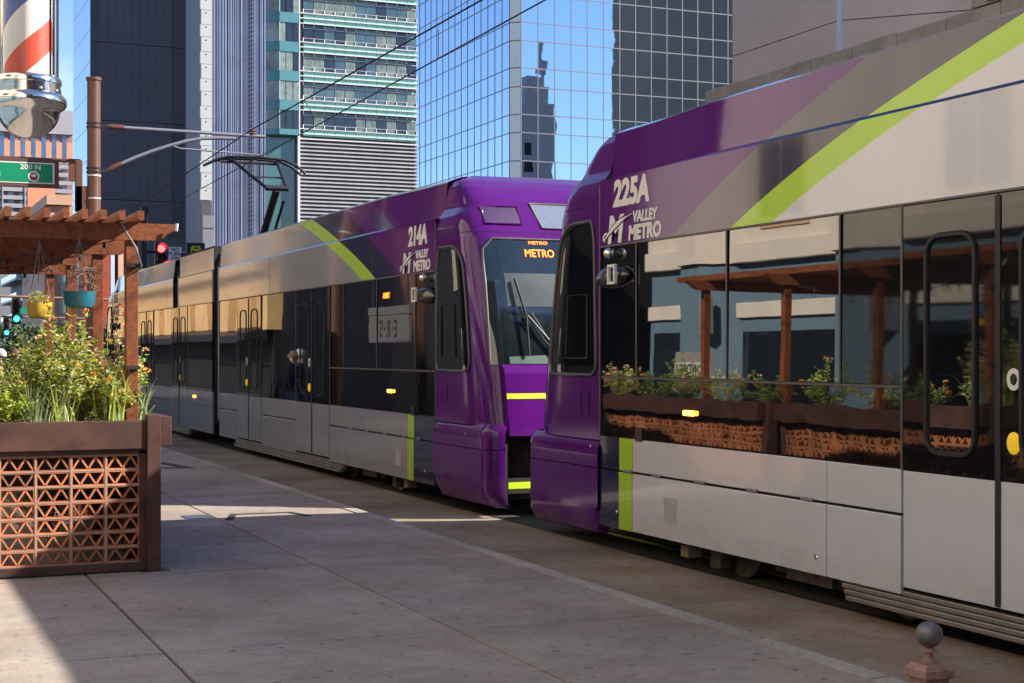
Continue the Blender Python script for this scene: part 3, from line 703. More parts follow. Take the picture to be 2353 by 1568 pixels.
def centre(root, y0, y1):
    """short middle section between y0 > y1 (local, y runs backwards)"""
    for s in (-1, 1):
        for z0, z1, nm, mt in ((2.66, 3.24, 'upper_panel', None), (.22, .708, 'skirt_panel', None), (.72, 1.0, 'side_panel', None), (1.01, 2.645, 'window_pane', M['glass']), (3.262, 3.66, 'roof_fairing', None)):
            b = MB(); e = W - (.03 if nm == 'roof_fairing' else .001 if nm == 'window_pane' else 0); b.box(min(s * e, s * (e - .03)), max(s * e, s * (e - .03)), y1 + .01, y0 - .01, z0, z1); obj(nm, b, mt or root_mat(root, 'silver'), root)
        b = MB(); b.box(min(s * W, s * (W + .02)), max(s * W, s * (W + .02)), (y0 + y1) / 2 - .07, (y0 + y1) / 2 + .07, .84, .88) if False else b.box(min(s * W, s * (W + .02)), max(s * W, s * (W + .02)), (y0 + y1) / 2 - .06, (y0 + y1) / 2 + .06, .85, .89); obj('marker_lamp', b, M['amber'], root)
        b = MB(); e = s * W; b.box(min(e, e + s * .005), max(e, e + s * .005), y1, y0, 2.648, 2.66); b.box(min(e, e + s * .005), max(e, e + s * .005), y1, y0, .708, .722); obj('window_trim', b, M['trim'], root)
    b = MB(); b.box(-W + .04, W - .04, y1, y0, .4, 3.7); obj('body_core', b, M['seal'], root)

def mirror_section(root, sub, y_end, length, number):
    pass

def train(name, label, number, loc, rz, paint, lime_at, rear_len, panto):
    r = thing(name, label, 'train', loc, rz, 'coupled light rail trains'); r['_paint'] = paint
    nose(r, number); car(r, number, 0, lime_at=lime_at)
    L0 = 11.3
    bellows(r, -L0, -L0 - .6); centre(r, -L0 - .6, -L0 - 3.85); bellows(r, -L0 - 3.85, -L0 - 4.45)
    # rear section: same builder turned round, then reparented in the train's frame
    n0 = set(r.children)
    tmp = bpy.data.objects.new('tmp', None); C.objects.link(tmp); tmp['_paint'] = paint
    nose(tmp, number); car(tmp, number[:-1] + 'B', 0, lime_at=lime_at, length=rear_len)
    yo = -L0 - 4.45 - rear_len
    mt = Matrix.Translation((0, yo, 0)) @ Matrix.Rotation(PI, 4, 'Z')
    for ch in list(tmp.children):
        base = ch.matrix_basis.copy(); ch.parent = r; ch.matrix_basis = mt @ base
    bpy.data.objects.remove(tmp)
    return r
t225 = train('light_rail_train', 'nearer train numbered 225A, white with purple cab, filling the right half', '225A', (7.305, 12.02, 0), 0, 'white', (.37, .61), 9.2, False)
t214 = train('light_rail_train', 'farther train numbered 214A, its purple nose and windscreen facing the gap', '214A', (7.305, 16.2, 0), PI, 'silver', (.72, .94), 8.3, True)
for t in (t225, t214): del t['_paint']
# pantograph, a part of the farther train
yb = -(28.55 - 16.2)
def pl(x, Y, z): return (-(x - 7.305), -(Y - 16.2), z)
b = MB(); b.box(-.5, .5, -13.9, -12.9, 3.86, 3.93)
for x in (-.4, .4):
    for y in (-13.7, -13.1): b.lathe([(.05, 3.7), (.07, 3.74), (.05, 3.77), (.07, 3.8), (.05, 3.86)], (x, y, 0), 10)
pb = obj('pantograph_base', b, M['darkmetal'], t214)
b = MB(); b.tube([pl(7.3, 29.75, 3.9), pl(7.3, 28.5, 4.84)], .075, 10); b.tube([pl(7.42, 29.3, 3.95), pl(7.4, 28.35, 4.62)], .03, 8); obj('pantograph_lower_arm', b, M['darkmetal'], t214, smooth=60)
b = MB(); b.tube([pl(7.08, 28.5, 4.86), pl(7.52, 28.5, 4.86)], .055, 8); b.tube([pl(7.1, 28.5, 4.86), pl(6.72, 29.75, 5.52)], .036, 8); b.tube([pl(7.5, 28.5, 4.86), pl(7.62, 29.75, 5.52)], .036, 8); b.tube([pl(6.9, 29.1, 5.13), pl(7.56, 29.1, 5.13)], .018, 6); obj('pantograph_upper_arm', b, M['darkmetal'], t214, smooth=60)
b = MB()
for dy in (-.16, .16):
    b.tube([pl(6.2, 29.8 + dy, 5.40), pl(6.4, 29.8 + dy, 5.50), pl(6.62, 29.8 + dy, 5.56), pl(7.2, 29.8 + dy, 5.58), pl(7.75, 29.8 + dy, 5.55), pl(7.98, 29.8 + dy, 5.46), pl(8.18, 29.8 + dy, 5.3)], .03, 6)
b.tube([pl(6.7, 29.64, 5.52), pl(6.7, 29.96, 5.52)], .02, 6); b.tube([pl(7.64, 29.64, 5.52), pl(7.64, 29.96, 5.52)], .02, 6); b.tube([pl(6.5, 29.8, 5.48), pl(7.7, 29.8, 5.48)], .03, 6)
obj('pantograph_head', b, M['darkmetal'], t214, smooth=60)

# ================================================================ BUILDINGS
def facade_mat(n, c, **k): M[n] = pm(n, c, **k); return M[n]
facade_mat('mirror_blue', (.42, .53, .66), rough=.01, metal=1, var=0, bump=.025, bscale=.3, bdist=.04)
facade_mat('mullion', (.22, .21, .22), rough=.4, metal=.3, var=0)
facade_mat('spandrel_green', (.27, .52, .44), rough=.3, var=.08, scale=.6, coat=.3)
facade_mat('hotel_glass', (.05, .085, .09), rough=.08, ior=1.9, var=.5, scale=.35)
facade_mat('hotel_glass_dark', (.012, .018, .024), rough=.06, ior=1.7, var=.3, scale=.5)
facade_mat('curtain', (.20, .26, .25), rough=.5, var=.35, scale=1.6)
facade_mat('pale_line', (.72, .68, .68), rough=.4, var=.03)
facade_mat('teal_spandrel', (.09, .24, .255), rough=.22, var=.1, coat=.4)
facade_mat('teal_wall', (.045, .13, .125), rough=.12, var=.3, scale=.2, ior=1.7)
facade_mat('louvre', (.50, .47, .47), rough=.35, metal=.35, var=.12, scale=.7)
facade_mat('louvre_gap', (.10, .09, .105), rough=.7, var=.1)
facade_mat('rib_metal', (.20, .225, .33), rough=.33, metal=.1, var=.14, scale=.35, coat=.3)
facade_mat('white_panel', (.47, .485, .46), rough=.5, var=.04)
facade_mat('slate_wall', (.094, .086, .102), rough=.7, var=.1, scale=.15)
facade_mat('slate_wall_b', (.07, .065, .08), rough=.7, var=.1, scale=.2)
facade_mat('beige_precast', (.80, .56, .40), rough=.85, var=.1, scale=.35)
facade_mat('limestone', (.56, .40, .24), rough=.85, var=.22, scale=1.3, bump=.5, bscale=3, bdist=.03)
facade_mat('grey_conc', (.20, .20, .215), rough=.8, var=.1)
facade_mat('pale_blue_wall', (.50, .55, .66), rough=.7, var=.05)
M['pink_brick'] = brick_mat('pink_brick', (.33, .19, .165), (.29, .17, .15), (.36, .24, .2), 1.2, .35)
facade_mat('peach', (.62, .36, .235), rough=.8, var=.06, scale=.3)
facade_mat('balcony_grey', (.34, .31, .32), rough=.8, var=.05, scale=.2)
facade_mat('rose_wall', (.34, .15, .13), rough=.8, var=.1, scale=.2)
facade_mat('orange_panel', (.62, .27, .15), rough=.7, var=.05)
facade_mat('far_glass', (.05, .10, .2), rough=.08, ior=1.9, var=.4, scale=.3)
facade_mat('pale_glass', (.30, .34, .33), rough=.2, var=.5, scale=.4)
facade_mat('red_wall', (.34, .055, .02), rough=.7, var=.08)
facade_mat('stucco_cream', (.62, .53, .43), rough=.9, var=.06, scale=1.5, bump=.3, bscale=60)
facade_mat('stucco_blue', (.11, .17, .215), rough=.85, var=.05, scale=1.5, bump=.2, bscale=60)
facade_mat('dark_store', (.012, .011, .012), rough=.5, var=.2)
facade_mat('golden_stone', (.60, .38, .17), rough=.85, var=.12, scale=.8)
facade_mat('sandstone_band', (.50, .33, .17), rough=.85, var=.1)

def bld(name, label, loc=(0, 0, 0)): return thing(name, label, 'building', loc)

# ---- mirror glass tower (street face X=52, small chamfer, south face Y=121.5)
t = bld('glass_tower', 'tall blue mirror glass tower with a square mullion grid behind the purple nose', (52, 122.2, 0))
levels = []; z = -1.0; k = 0
zr = [16.85, 18.36, 20.82, 22.40, 24.80, 26.46, 28.83, 30.42]
per = 4.0
zz = sorted(set([round(12.85, 2), 14.4] + zr + [round(zr[-1] + 2.42, 2), round(zr[-1] + 2.42 + 1.57, 2), round(zr[-1] + 6.4, 2), 38.4]))
def pane_wall(px0, py0, dx, dy, wlist, name='pane'):
    """panes on a vertical wall starting at (px0,py0) running along the unit vector (dx,dy); each pane leans a touch"""
    pos = 0
    nx, ny = dy, -dx
    for wd in wlist:
        for z0, z1 in zip(zz[:-1], zz[1:]):
            b = MB(); g = .03; hw = wd / 2 - g; hh = (z1 - z0) / 2 - g
            # slightly dished pane, its own lean
            n = 4
            bow = random.uniform(-.002, .002); lx = random.gauss(0, .0005); lz = random.gauss(0, .0009)
            def fn(u, v):
                a = (2 * u - 1) * hw; c = (2 * v - 1) * hh
                dpt = bow * (1 - (2 * u - 1) ** 2) * (1 - (2 * v - 1) ** 2) + lx * a + lz * c
                return (dx * a + nx * dpt, dy * a + ny * dpt, c)
            b.grid(fn, n, n)
            cx = pos + wd / 2
            o = obj(name, b, M['mirror_blue'], t, smooth=80, loc=(px0 + dx * cx - 52, py0 + dy * cx - 122.2, (z0 + z1) / 2))
        pos += wd
    return pos
cyc = (52, 122.24)
# south-west chamfer then south face (towards the camera) then the street face running away
ch = .78
pane_wall(cyc[0], cyc[1], .7071, -.7071, [ch * 1.4142])
cols_s = [1.60] * 14
pane_wall(cyc[0] + ch, cyc[1] - ch, 1, 0, cols_s)
cols_w = [1.655] * 15
pane_wall(52, cyc[1] + 1.655 * 15, 0, -1, cols_w)
b = MB()
for z in zz:
    b.box(52.78 - 52, 52.78 + 1.6 * 14 - 52, 121.46 - 122.2 - .02, 121.46 - 122.2 + .1, z - .045, z + .045)
    b.box(-.02, .1, 0, 25, z - .045, z + .045)
    b.prism([(0, 0.04), (.78, -.74), (.85, -.7), (.07, .08)], lambda p: (p[0] - .02, p[1] - .02, z - .045), lambda p: (p[0] - .02, p[1] - .02, z + .045))
for i in range(15): x = .78 + 1.6 * i; b.box(x - .04, x + .04, -.77, -.66, zz[0], zz[-1])
for i in range(16): y = .04 + 1.655 * i; b.box(-.03, .1, y - .04, y + .04, zz[0], zz[-1])
obj('mullion_grid', b, M['mullion'], t)
b = MB(); b.prism([(.12, .1), (.85, -.62), (24, -.62), (24, 25), (.12, 25)], lambda p: (p[0], p[1], 0), lambda p: (p[0], p[1], 38.4)); obj('tower_core', b, M['slate_wall'], t)
b = MB(); b.prism([(.0, .04), (.78, -.74), (24, -.74), (24, 25), (.0, 25)], lambda p: (p[0] - .01, p[1] - .01, zz[-1] + .06), lambda p: (p[0] - .01, p[1] - .01, 40)); obj('roof_band', b, M['mirror_blue'], t)

# ---- green hotel
Y6 = 165
t = bld('hotel_tower', 'hotel tower with mint green bands, thin white rails and ribbed grey louvres at its base', (44.8, Y6, 0))
def on(b): return b
F0, FP = 26.56, 3.218         # top of the lowest green band, floor pitch
nfl = 8
random.seed(21)
b = MB(); b.box(0, 13.97, .6, 18, -2, 70); obj('tower_core', b, M['hotel_glass_dark'], t)
for fl in range(nfl):
    zt = F0 + FP * fl
    # mint spandrel panels
    for i in range(11):
        x0 = .55 + i * 1.215; b = MB(); b.box(x0 + .02, x0 + 1.195, .1, .5, zt - (1.12 if fl else .78), zt - .04); obj('spandrel_panel', b, M['spandrel_green'], t)
    b = MB()
    for dz in (0, -.56, -1.14): b.box(.05, 13.96, -.12, .1, zt + dz - .035, zt + dz + .045)
    obj('white_rail', b, M['pale_line'], t)
    # ribbon windows: glass, curtains, thin posts
    zb, ze = zt, zt + FP - 1.16
    for i in range(11):
        x0 = .55 + i * 1.215; r = random.random()
        mt = 'hotel_glass_dark' if r < (.16 if fl > 0 else .6) else ('hotel_glass' if r < .6 else 'curtain')
        b = MB(); b.box(x0 + .02, x0 + 1.195, .35, .5, zb + .02, ze); obj('window_pane', b, M[mt], t)
        if mt == 'curtain' or r > .45:
            b = MB()
            for q in range(7):
                xx = x0 + .06 + q * .155; b.box(xx, xx + .1, .31, .35, zb + .1, ze - .12 - random.uniform(0, .5))
            obj('curtain', b, M['curtain'], t)
    b = MB()
    for i in range(12): x0 = .55 + i * 1.215; b.box(x0 - .035, x0 + .035, .2, .36, zb, zb + .55); b.box(x0 - .035, x0 + .035, .2, .36, ze - .35, ze)
    b.box(.5, 13.96, .22, .26, ze - .5, ze - .45); b.box(.5, 13.96, .28, .31, zb + .5, zb + .53)
    obj('window_post', b, M['pale_line'], t)
b = MB(); b.box(-.18, .06, -.2, .4, 0, 60); obj('corner_post', b, M['pale_line'], t)
# louvres
b = MB(); b.box(.06, 13.96, .3, .6, 2, 25.6); obj('louvre_backing', b, M['louvre_gap'], t)
for k in range(38):
    z = 25.45 - k * .435; b = MB(); b.prism([(0, 0), (-.3, -.05), (-.3, .06), (0, .2)], lambda p: (.06, p[0] + .3, z + p[1]), lambda p: (13.96, p[0] + .3, z + p[1])); obj('louvre', b, M['louvre'], t)
# bay to the left of the corner post
for fl in range(-0, nfl):
    zt = F0 + FP * fl - .25
    poly = [(-2.45, -.9), (-.2, -.9), (-.2, .6), (-4.05, .6), (-4.05, .1)]
    b = MB(); b.prism(poly, lambda p: (p[0], p[1], zt - (1.12 if fl else .62)), lambda p: (p[0], p[1], zt)); obj('bay_spandrel', b, M['teal_spandrel'], t)
    for (xa, xb) in ((-2.4, -1.75), (-1.7, -.95), (-.9, -.22)):
        r = random.random(); mt = 'curtain' if r < .6 and fl > 0 else 'hotel_glass_dark'
        b = MB(); b.box(xa + .02, xb - .02, -.82, -.7, zt + .02, zt + FP - 1.13); obj('bay_window', b, M[mt], t)
    b = MB(); b.prism([(-2.42, -.8), (-2.4, -.7), (-4.0, .2), (-4.0, .1)], lambda p: (p[0], p[1], zt), lambda p: (p[0], p[1], zt + FP - 1.12)); obj('bay_window', b, M['pale_glass'], t)
    b = MB(); b.box(-2.48, -2.38, -.88, -.8, zt, zt + FP - 1.12); obj('window_post', b, M['spandrel_green'], t)
b = MB(); b.box(-4.0, -.18, .6, 10, 0, 60); obj('green_glass_wall', b, M['teal_wall'], t)

# ---- ribbed metal block
t = bld('ribbed_metal_tower', 'slim blue grey tower clad in vertical metal ribs beside the green hotel', (35.6, 168, 0))
b = MB(); b.box(0, 6.2, .3, 14, 0, 80); obj('tower_core', b, M['grey_conc'], t)
random.seed(5)
zc = [0.5 + 5.93 * i for i in range(13)]
xr = 0
while xr < 6.1:
    wd = random.choice((.17, .2, .24, .3)) if xr > 1.6 else random.choice((.32, .26))
    b = MB(); dp = random.choice((.05, .09, .13))
    b.prism([(0, .3), (.03, -dp), (wd * .75, -dp + random.uniform(-.04, .04)), (wd * .8, .3)], lambda p: (xr + p[0], p[1], 0), lambda p: (xr + p[0], p[1], 78))
    obj('metal_rib', b, M['rib_metal'], t); xr += wd
b = MB()
for z in (13.1, 19, 24.9, 30.9, 36.8, 42.7): b.box(0, 6.1, -.02, .3, z - .04, z + .04)
obj('joint_line', b, M['slate_wall'], t)
b = MB()
for i in range(70): b.box(4.55, 4.85, -.32, -.2, 8 + i * .5, 8.25 + i * .5)
obj('vent_ladder', b, M['louvre_gap'], t)
# ---- white stair tower
t = bld('white_panel_tower', 'narrow white panelled tower strip beside the dark slate tower', (34.1, 166, 0))
z = 18.3; k = 0
while z < 60:
    h = 1.62 if k % 2 else 1.35
    b = MB(); b.box(.04 if k % 2 else -.06, 1.2, 0, .4, z + .02, z + h - .02); o = obj('panel', b, M['white_panel'], t)
    b = MB(); b.box(.5, .62, -.04, .02, z + h * .75, z + h * .75 + .12); obj('bolt', b, M['slate_wall'], t)
    z += h; k += 1
b = MB(); b.box(.05, 1.15, .1, .5, 0, 18.2); obj('dark_base', b, M['slate_wall_b'], t)  # dark slate base below the white panels
b = MB(); b.box(.0, 1.2, -1.0, 0, 0, 16.55); b.box(-.04, 1.24, -1.08, 0, 15.2, 15.6); obj('concrete_block', b, M['grey_conc'], t)
# ---- slate tower with a blue glass street side
t = bld('slate_tower', 'huge windowless dark slate tower behind the brown catenary pole', (20.24, 150, 0))
b = MB(); b.box(.03, 10.6, .3, 12.4, 9, 95); obj('tower_core', b, M['slate_wall'], t)
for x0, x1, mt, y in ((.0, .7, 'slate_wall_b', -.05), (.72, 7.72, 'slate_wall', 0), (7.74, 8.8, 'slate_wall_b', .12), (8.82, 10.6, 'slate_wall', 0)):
    b = MB(); h = [13.1, 16.4, 24, 31.5, 39, 47, 60]
    for z0, z1 in zip(h[:-1], h[1:]): b.box(x0, x1, y, y + .3, z0 + .03, z1 - .03)
    obj('wall_panel', b, M[mt], t)
b = MB()
for i in range(1, 9): b.box(.72 + i * .78, .72 + i * .78 + .05, -.03, .02, 13.2, 60)
obj('shallow_rib', b, M['slate_wall'], t)
facade_mat('blue_curtain_glass', (.20, .38, .62), rough=.06, ior=1.8, var=.2, scale=.2, coat=.5, metal=.5)
for i in range(5):
    for j in range(14):
        b = MB(); b.box(-.05, .03, .05 + i * 2.5, 2.5 + i * 2.5, 11 + j * 3.1, 14.05 + j * 3.1); obj('glass_panel', b, M['blue_curtain_glass'], t)
b = MB(); b.box(3, 12.5, 2, 12, 0, 12.9); b.box(3, 12.5, 1.9, 2.1, 12.5, 12.95); obj('podium', b, M['pale_blue_wall'], t)
# red arches and banners on that podium
b = MB()
for cx in (6.4, 14.9):
    for k in range(13):
        a0_, a1_ = PI * k / 12, PI * (k + 1) / 12
        b.box(cx + 2.0 * math.cos(a0_) - .2, cx + 2.0 * math.cos(a0_) + .2, 1.6, 1.8, 8.6 + 2 * math.sin(a0_) - .3, 8.6 + 2 * math.sin(a0_) + .3)
    for k in range(5): b.box(cx - 1.6 + k * .8 - .12, cx - 1.6 + k * .8 + .12, 1.65, 1.8, 5, 9.8)
obj('arch_mural', b, pm('crimson_paint', (.30, .02, .06), .7), t)

# ---- beige precast tower and its limestone podium
t = bld('beige_concrete_tower', 'beige precast concrete tower with an angled corner above the nearer train roof', (25, 41, 0))
hz = [4, 8.1, 10.95, 13.8, 16.65, 19.5, 22.4, 26, 30]
for z0, z1 in zip(hz[:-1], hz[1:]):
    b = MB(); b.box(0, .4, -5.55, 0, z0 + .015, z1 - .015); obj('wall_panel', b, M['beige_precast'], t)
    for i in range(7):
        d0, d1 = i * 3.6, i * 3.6 + 3.59; q = .7071
        b = MB(); b.prism([(d0 * q, -5.6 - d0 * q), (d1 * q, -5.6 - d1 * q), (d1 * q + .3, -5.6 - d1 * q + .3), (d0 * q + .3, -5.6 - d0 * q + .3)], lambda p: (p[0], p[1], z0 + .015), lambda p: (p[0], p[1], z1 - .015)); obj('wall_panel', b, M['beige_precast'], t)
b = MB(); b.prism([(.42, -5.5), (18.3, -23.4), (22, -23.4), (22, 0), (.42, 0)], lambda p: (p[0], p[1], 0), lambda p: (p[0], p[1], 29.9)); obj('tower_core', b, M['beige_precast'], t)
b = MB(); b.box(-.03, .1, -5.66, -5.56, 4, 30); obj('corner_strip', b, M['pale_line'], t)
t = bld('limestone_podium', 'weathered limestone cornice podium just above the nearer train roofline', (24, 41, 0))
b = MB()
for i in range(14):
    y1 = -.02 - i * 1.9; b = MB(); b.box(0, .96, y1 - 1.87, y1, 8.6, 9.78 + random.uniform(-.02, .02)); obj('cornice_block', b, M['limestone'], t, bevel=.03)
b = MB(); b.box(.12, .98, -26.6, -.05, 0, 8.6); obj('podium_wall', b, M['limestone'], t)
b = MB(); b.box(0.02, .96, -26.6, -12.3, 9.81, 10.2); b.box(-.1, .1, -26.6, -12.9, 9.85, 9.98); obj('upper_ledge', b, M['limestone'], t)

# ---- left background
t = bld('balcony_tower', 'distant tower with grey balcony bands and an orange striped top, behind the street sign', (30, 500, 0))
b = MB(); b.box(5, 32.07, 1.2, 20, 0, 78); obj('tower_core', b, M['rose_wall'], t)
b = MB(); b.box(5, 32.1, 0, 1.2, 70.7, 78.2); obj('parapet', b, M['balcony_grey'], t)
for i in range(9):
    x = 30.2 - i * 3.15; b = MB(); b.box(x, x + 1.7, .9, 1.2, 61.5, 68.2); obj('orange_panel', b, M['orange_panel'], t)
    b = MB(); b.box(x - 1.4, x, .9, 1.2, 60.5, 70.5); obj('tall_window', b, M['far_glass'], t)
for k in range(16):
    z = 59.8 - k * 2.62 * 0.98
    b = MB(); b.box(5, 32.05, -.9, .2, z - .1, z + 1.15); obj('balcony_band', b, M['balcony_grey'], t)
    for i in range(8):
        x = 30.4 - i * 3.25; b = MB(); b.box(x - 1.6, x, 1.0, 1.2, z - 1.35, z - .1); obj('window', b, M['far_glass'], t)
b = MB()
for x in (10.5, 17.2, 23.8): b.box(x, x + .35, -1.2, 1.2, 18, 61)
obj('balcony_fin', b, M['balcony_grey'], t)
t = bld('peach_building', 'sunlit peach building with an overhanging flat roof left of the brown pole', (20.96, 190, 0))
b = MB(); b.box(.0, 2.45, 0, 35, 0, 19.3); obj('wall', b, M['peach'], t)
b = MB(); b.box(-.5, 2.5, -.6, 35.5, 19.4, 20.6); obj('roof_overhang', b, M['peach'], t)
b = MB(); b.box(.6, 2.3, -.06, 0, 18.4, 18.5); b.box(1.5, 1.9, -.05, 0, 17.6, 17.72); obj('joint_line', b, M['slate_wall'], t)
t = bld('pink_brick_building', 'pinkish brick office block with ribbon windows seen through the pergola', (22, 169, 0))
b = MB(); b.box(0, 14, 0, 55, 0, 17); obj('brick_wall', b, M['pink_brick'], t)
b = MB(); b.box(.0, 4.6, -.25, 0, 0, 17.1); obj('end_wall', b, M['peach'], t)
for k in range(4):
    for i in range(13):
        y = 2.5 + i * 3.9; b = MB(); b.box(-.06, .05, y, y + 3.6, 2.8 + k * 3.55, 4.6 + k * 3.55); obj('window', b, M['pale_glass'] if (i * 7 + k * 3) % 5 else M['far_glass'], t)
t = bld('balcony_block', 'grey block with projecting white edged balconies beyond the pink brick building', (22, 232, 0))
b = MB(); b.box(.6, 12, 0, 30, 0, 21); obj('wall', b, M['grey_conc'], t)
for k in range(6):
    b = MB(); b.box(-1.4, .6, -1, 26, 3.2 + k * 3.0, 3.5 + k * 3.0); obj('balcony_slab', b, M['white_panel'], t)
    b = MB(); b.box(-1.3, -1.2, -.9, 25, 3.55 + k * 3.0, 4.4 + k * 3.0); obj('balcony_glass', b, M['far_glass'], t)
b = MB(); b.box(.2, 4, -2, -.1, 12, 26); obj('red_panel', b, M['orange_panel'], t)
t = bld('grey_office_block', 'plain grey block at the far left end of the street', (21, 275, 0))
b = MB(); b.box(.8, 20, 0, 30, 0, 17); obj('wall', b, M['grey_conc'], t)
for k in range(4): b = MB(); b.box(.7, .82, 1, 28, 3 + k * 3.6, 4.8 + k * 3.6); obj('window', b, M['far_glass'], t)
t = bld('red_clad_building', 'dark red clad wall between the two right pergola posts', (16.9, 120, 0))
b = MB(); b.box(-1.2, .75, 0, 8, 0, 11); obj('wall', b, M['red_wall'], t)
b = MB(); b.box(.8, 1.1, 0, 8, 0, 11); obj('pale_strip', b, M['pale_blue_wall'], t)
b = MB(); b.box(1.35, 1.75, -.1, 8, 0, 12); obj('peach_strip', b, M['peach'], t)
# ---- things behind the camera that the mirror tower shows
t = bld('reflected_stone_tower', 'stone tower with a stepped crown, seen only as a grey reflection in the mirror glass', (147, -60, 0))
facade_mat('old_stone', (.42, .43, .45), rough=.9, var=.1)
b = MB(); b.box(0, 9.5, -9, 0, 0, 62); b.box(1, 8.5, -8, -1, 62, 66); b.box(2.5, 7, -7, -2, 66, 69); b.box(6.5, 7.3, -3, -2.2, 66, 78); b.box(6, 7.8, -3.4, -1.8, 70, 74); obj('shaft', b, M['old_stone'], t)
b = MB()
for k in range(9): b.box(1.2, 3.2, -.02, .06, 10 + k * 5, 13 + k * 5)
obj('window', b, M['hotel_glass_dark'], t)
t = bld('reflected_dark_tower', 'dark grey office tower, seen only as the dark right part of the mirror glass', (163, -22, 0))
b = MB(); b.box(0, 34, -20, 0, 0, 110); obj('shaft', b, pm('dark_tower_wall', (.36, .27, .19), .8, var=.1, scale=.1), t)

# ---- left of the camera: the restaurant, reflected in the near train's glass
t = bld('restaurant_building', 'cream and blue stucco restaurant behind the pergola, mirrored in the train windows', (-2.6, 0, 0))
b = MB(); b.box(-10, 0, -8, 27, 0, 3.5); obj('blue_wall', b, M['stucco_blue'], t)
b = MB(); b.box(-10, .02, -8, 27.1, 3.5, 11.5); obj('cream_wall', b, M['stucco_cream'], t)
b = MB(); b.box(-.1, .16, -8, 27, 3.42, 3.78); obj('moulding', b, M['stucco_cream'], t, bevel=.02)
b = MB(); b.box(-.1, .07, -8, 27, 2.45, 2.72); obj('lower_moulding', b, M['stucco_cream'], t, bevel=.01)
for y in (2.5, 8.0, 14.4, 19.6, 24.5):
    # angular pilasters, blue below and cream above
    for z0, z1, mt in ((0, 3.4, 'stucco_blue'), (3.42, 11.4, 'stucco_cream')):
        e = .0 if mt == 'stucco_blue' else .1
        b = MB(); b.prism([(0, y - .9 - e), (.55 + e, y - .35), (.55 + e, y + .35), (0, y + .9 + e)], lambda p: (p[0], p[1], z0), lambda p: (p[0], p[1], z1)); obj('pilaster', b, M[mt], t)
for y in (5.2, 11.2, 17.2, 22.2):
    b = MB(); b.box(-.02, .05, y - .75, y + .75, 4.0, 5.5); f = obj('window', b, M['sandstone_band'], t)
    b = MB(); b.box(.03, .07, y - .66, y - .04, 4.1, 5.4); b.box(.03, .07, y + .04, y + .66, 4.1, 5.4); obj('pane', b, M['hotel_glass_dark'], f)
for y0, y1 in ((9.6, 13.0), (15.6, 18.9), (20.6, 23.5), (25.2, 26.8)):
    b = MB(); b.box(-.05, .03, y0, y1, .1, 2.2); obj('shopfront', b, M['hotel_glass_dark'], t)
for y in (13.6, 18.9, 23.8):
    b = MB(); b.box(.5 if y != 18.9 else .0, .72, y - .06, y + .06, 2.15, 2.8); obj('wall_lamp', b, M['grey_conc'], t)
t = bld('dark_storefront', 'dark storefront block across the side street, mirrored in the farther train', (-3.2, 33, 0))
b = MB(); b.box(-12, 0, 0, 25.5, 0, 22); obj('wall', b, M['dark_store'], t)
b = MB(); b.box(-.1, .25, 9.0, 11.2, 0, 12); obj('brown_pier', b, M['brownpole'], t)
b = MB(); b.box(-.1, .05, 3.4, 5.6, 3.4, 4.6); b.box(-.1, .05, 1.0, 2.6, .5, 2.4); obj('lit_blind', b, pm('old_blind', (.30, .27, .2), .8, var=.3, scale=6), t)
t = bld('golden_stone_building', 'sunlit golden stone building with dark awnings, mirrored in the farther train', (-3, 60, 0))
b = MB(); b.box(-14, 0, 0, 60, 2.75, 5.3); obj('upper_wall', b, M['golden_stone'], t)
b = MB(); b.box(-14, -.3, 0, 60, 5.31, 19); obj('tower_wall', b, pm('brown_grey_wall', (.15, .125, .11), .8, var=.2, scale=.5), t)
b = MB(); b.box(-14, -.3, 0, 60, 0, 2.74); obj('shopfront', b, M['dark_store'], t)
b = MB(); b.prism([(0, 2.74), (.9, 2.5), (.9, 2.2), (0, 2.3)], lambda p: (p[0], 0, p[1]), lambda p: (p[0], 60, p[1])); obj('awning', b, M['darkmetal'], t)
for i in range(14):
    y = 1.4 + i * 4.2; b = MB(); b.box(-.3, .3, y, y + .7, 2.75, 5.3 if i % 3 else 12); obj('pilaster', b, M['golden_stone'], t)
    b = MB(); b.box(-.02, .03, y + 1.5, y + 3.4, 6.6, 9.2); obj('window', b, M['far_glass'], t)
b = MB(); b.box(-.3, .5, 0, 60, 5.0, 5.5); b.box(-.4, .0, 0, 60, 8.6, 9.0); b.box(-.4, .3, 6, 9, 5.5, 11); obj('cornice', b, M['sandstone_band'], t)

t = bld('added_office_block', 'broad tan office block added far behind the camera position to block sky light, mirrored only in the windscreen', (4, -80, 0))  # more unseen mass, added to keep low sky light off front faces
b = MB(); b.box(0, 78, 0, 30, 0, 34); obj('wall', b, M['grey_conc'], t)
for k in range(8):
    for i in range(18): b = MB(); b.box(2 + i * 4.2, 5 + i * 4.2, 29.95, 30.06, 2 + k * 4, 4.4 + k * 4); obj('window', b, M['hotel_glass_dark'], t)
t = bld('added_brick_block', 'brown brick block added behind the camera position to block sky light, mirrored only in the windscreen', (-34, -40, 0))  # added out of view to cut the sky light on camera-facing sides
b = MB(); b.box(0, 37.5, 0, 25, 0, 24); obj('wall', b, pm('dark_brick_wall', (.20, .12, .085), .85, var=.12, scale=.4), t)
for k in range(6):
    for i in range(8): b = MB(); b.box(5.5 + i * 4, 7.5 + i * 4, 24.95, 25.05, 1.5 + k * 3.8, 3.6 + k * 3.8); obj('window', b, M['hotel_glass_dark'], t)
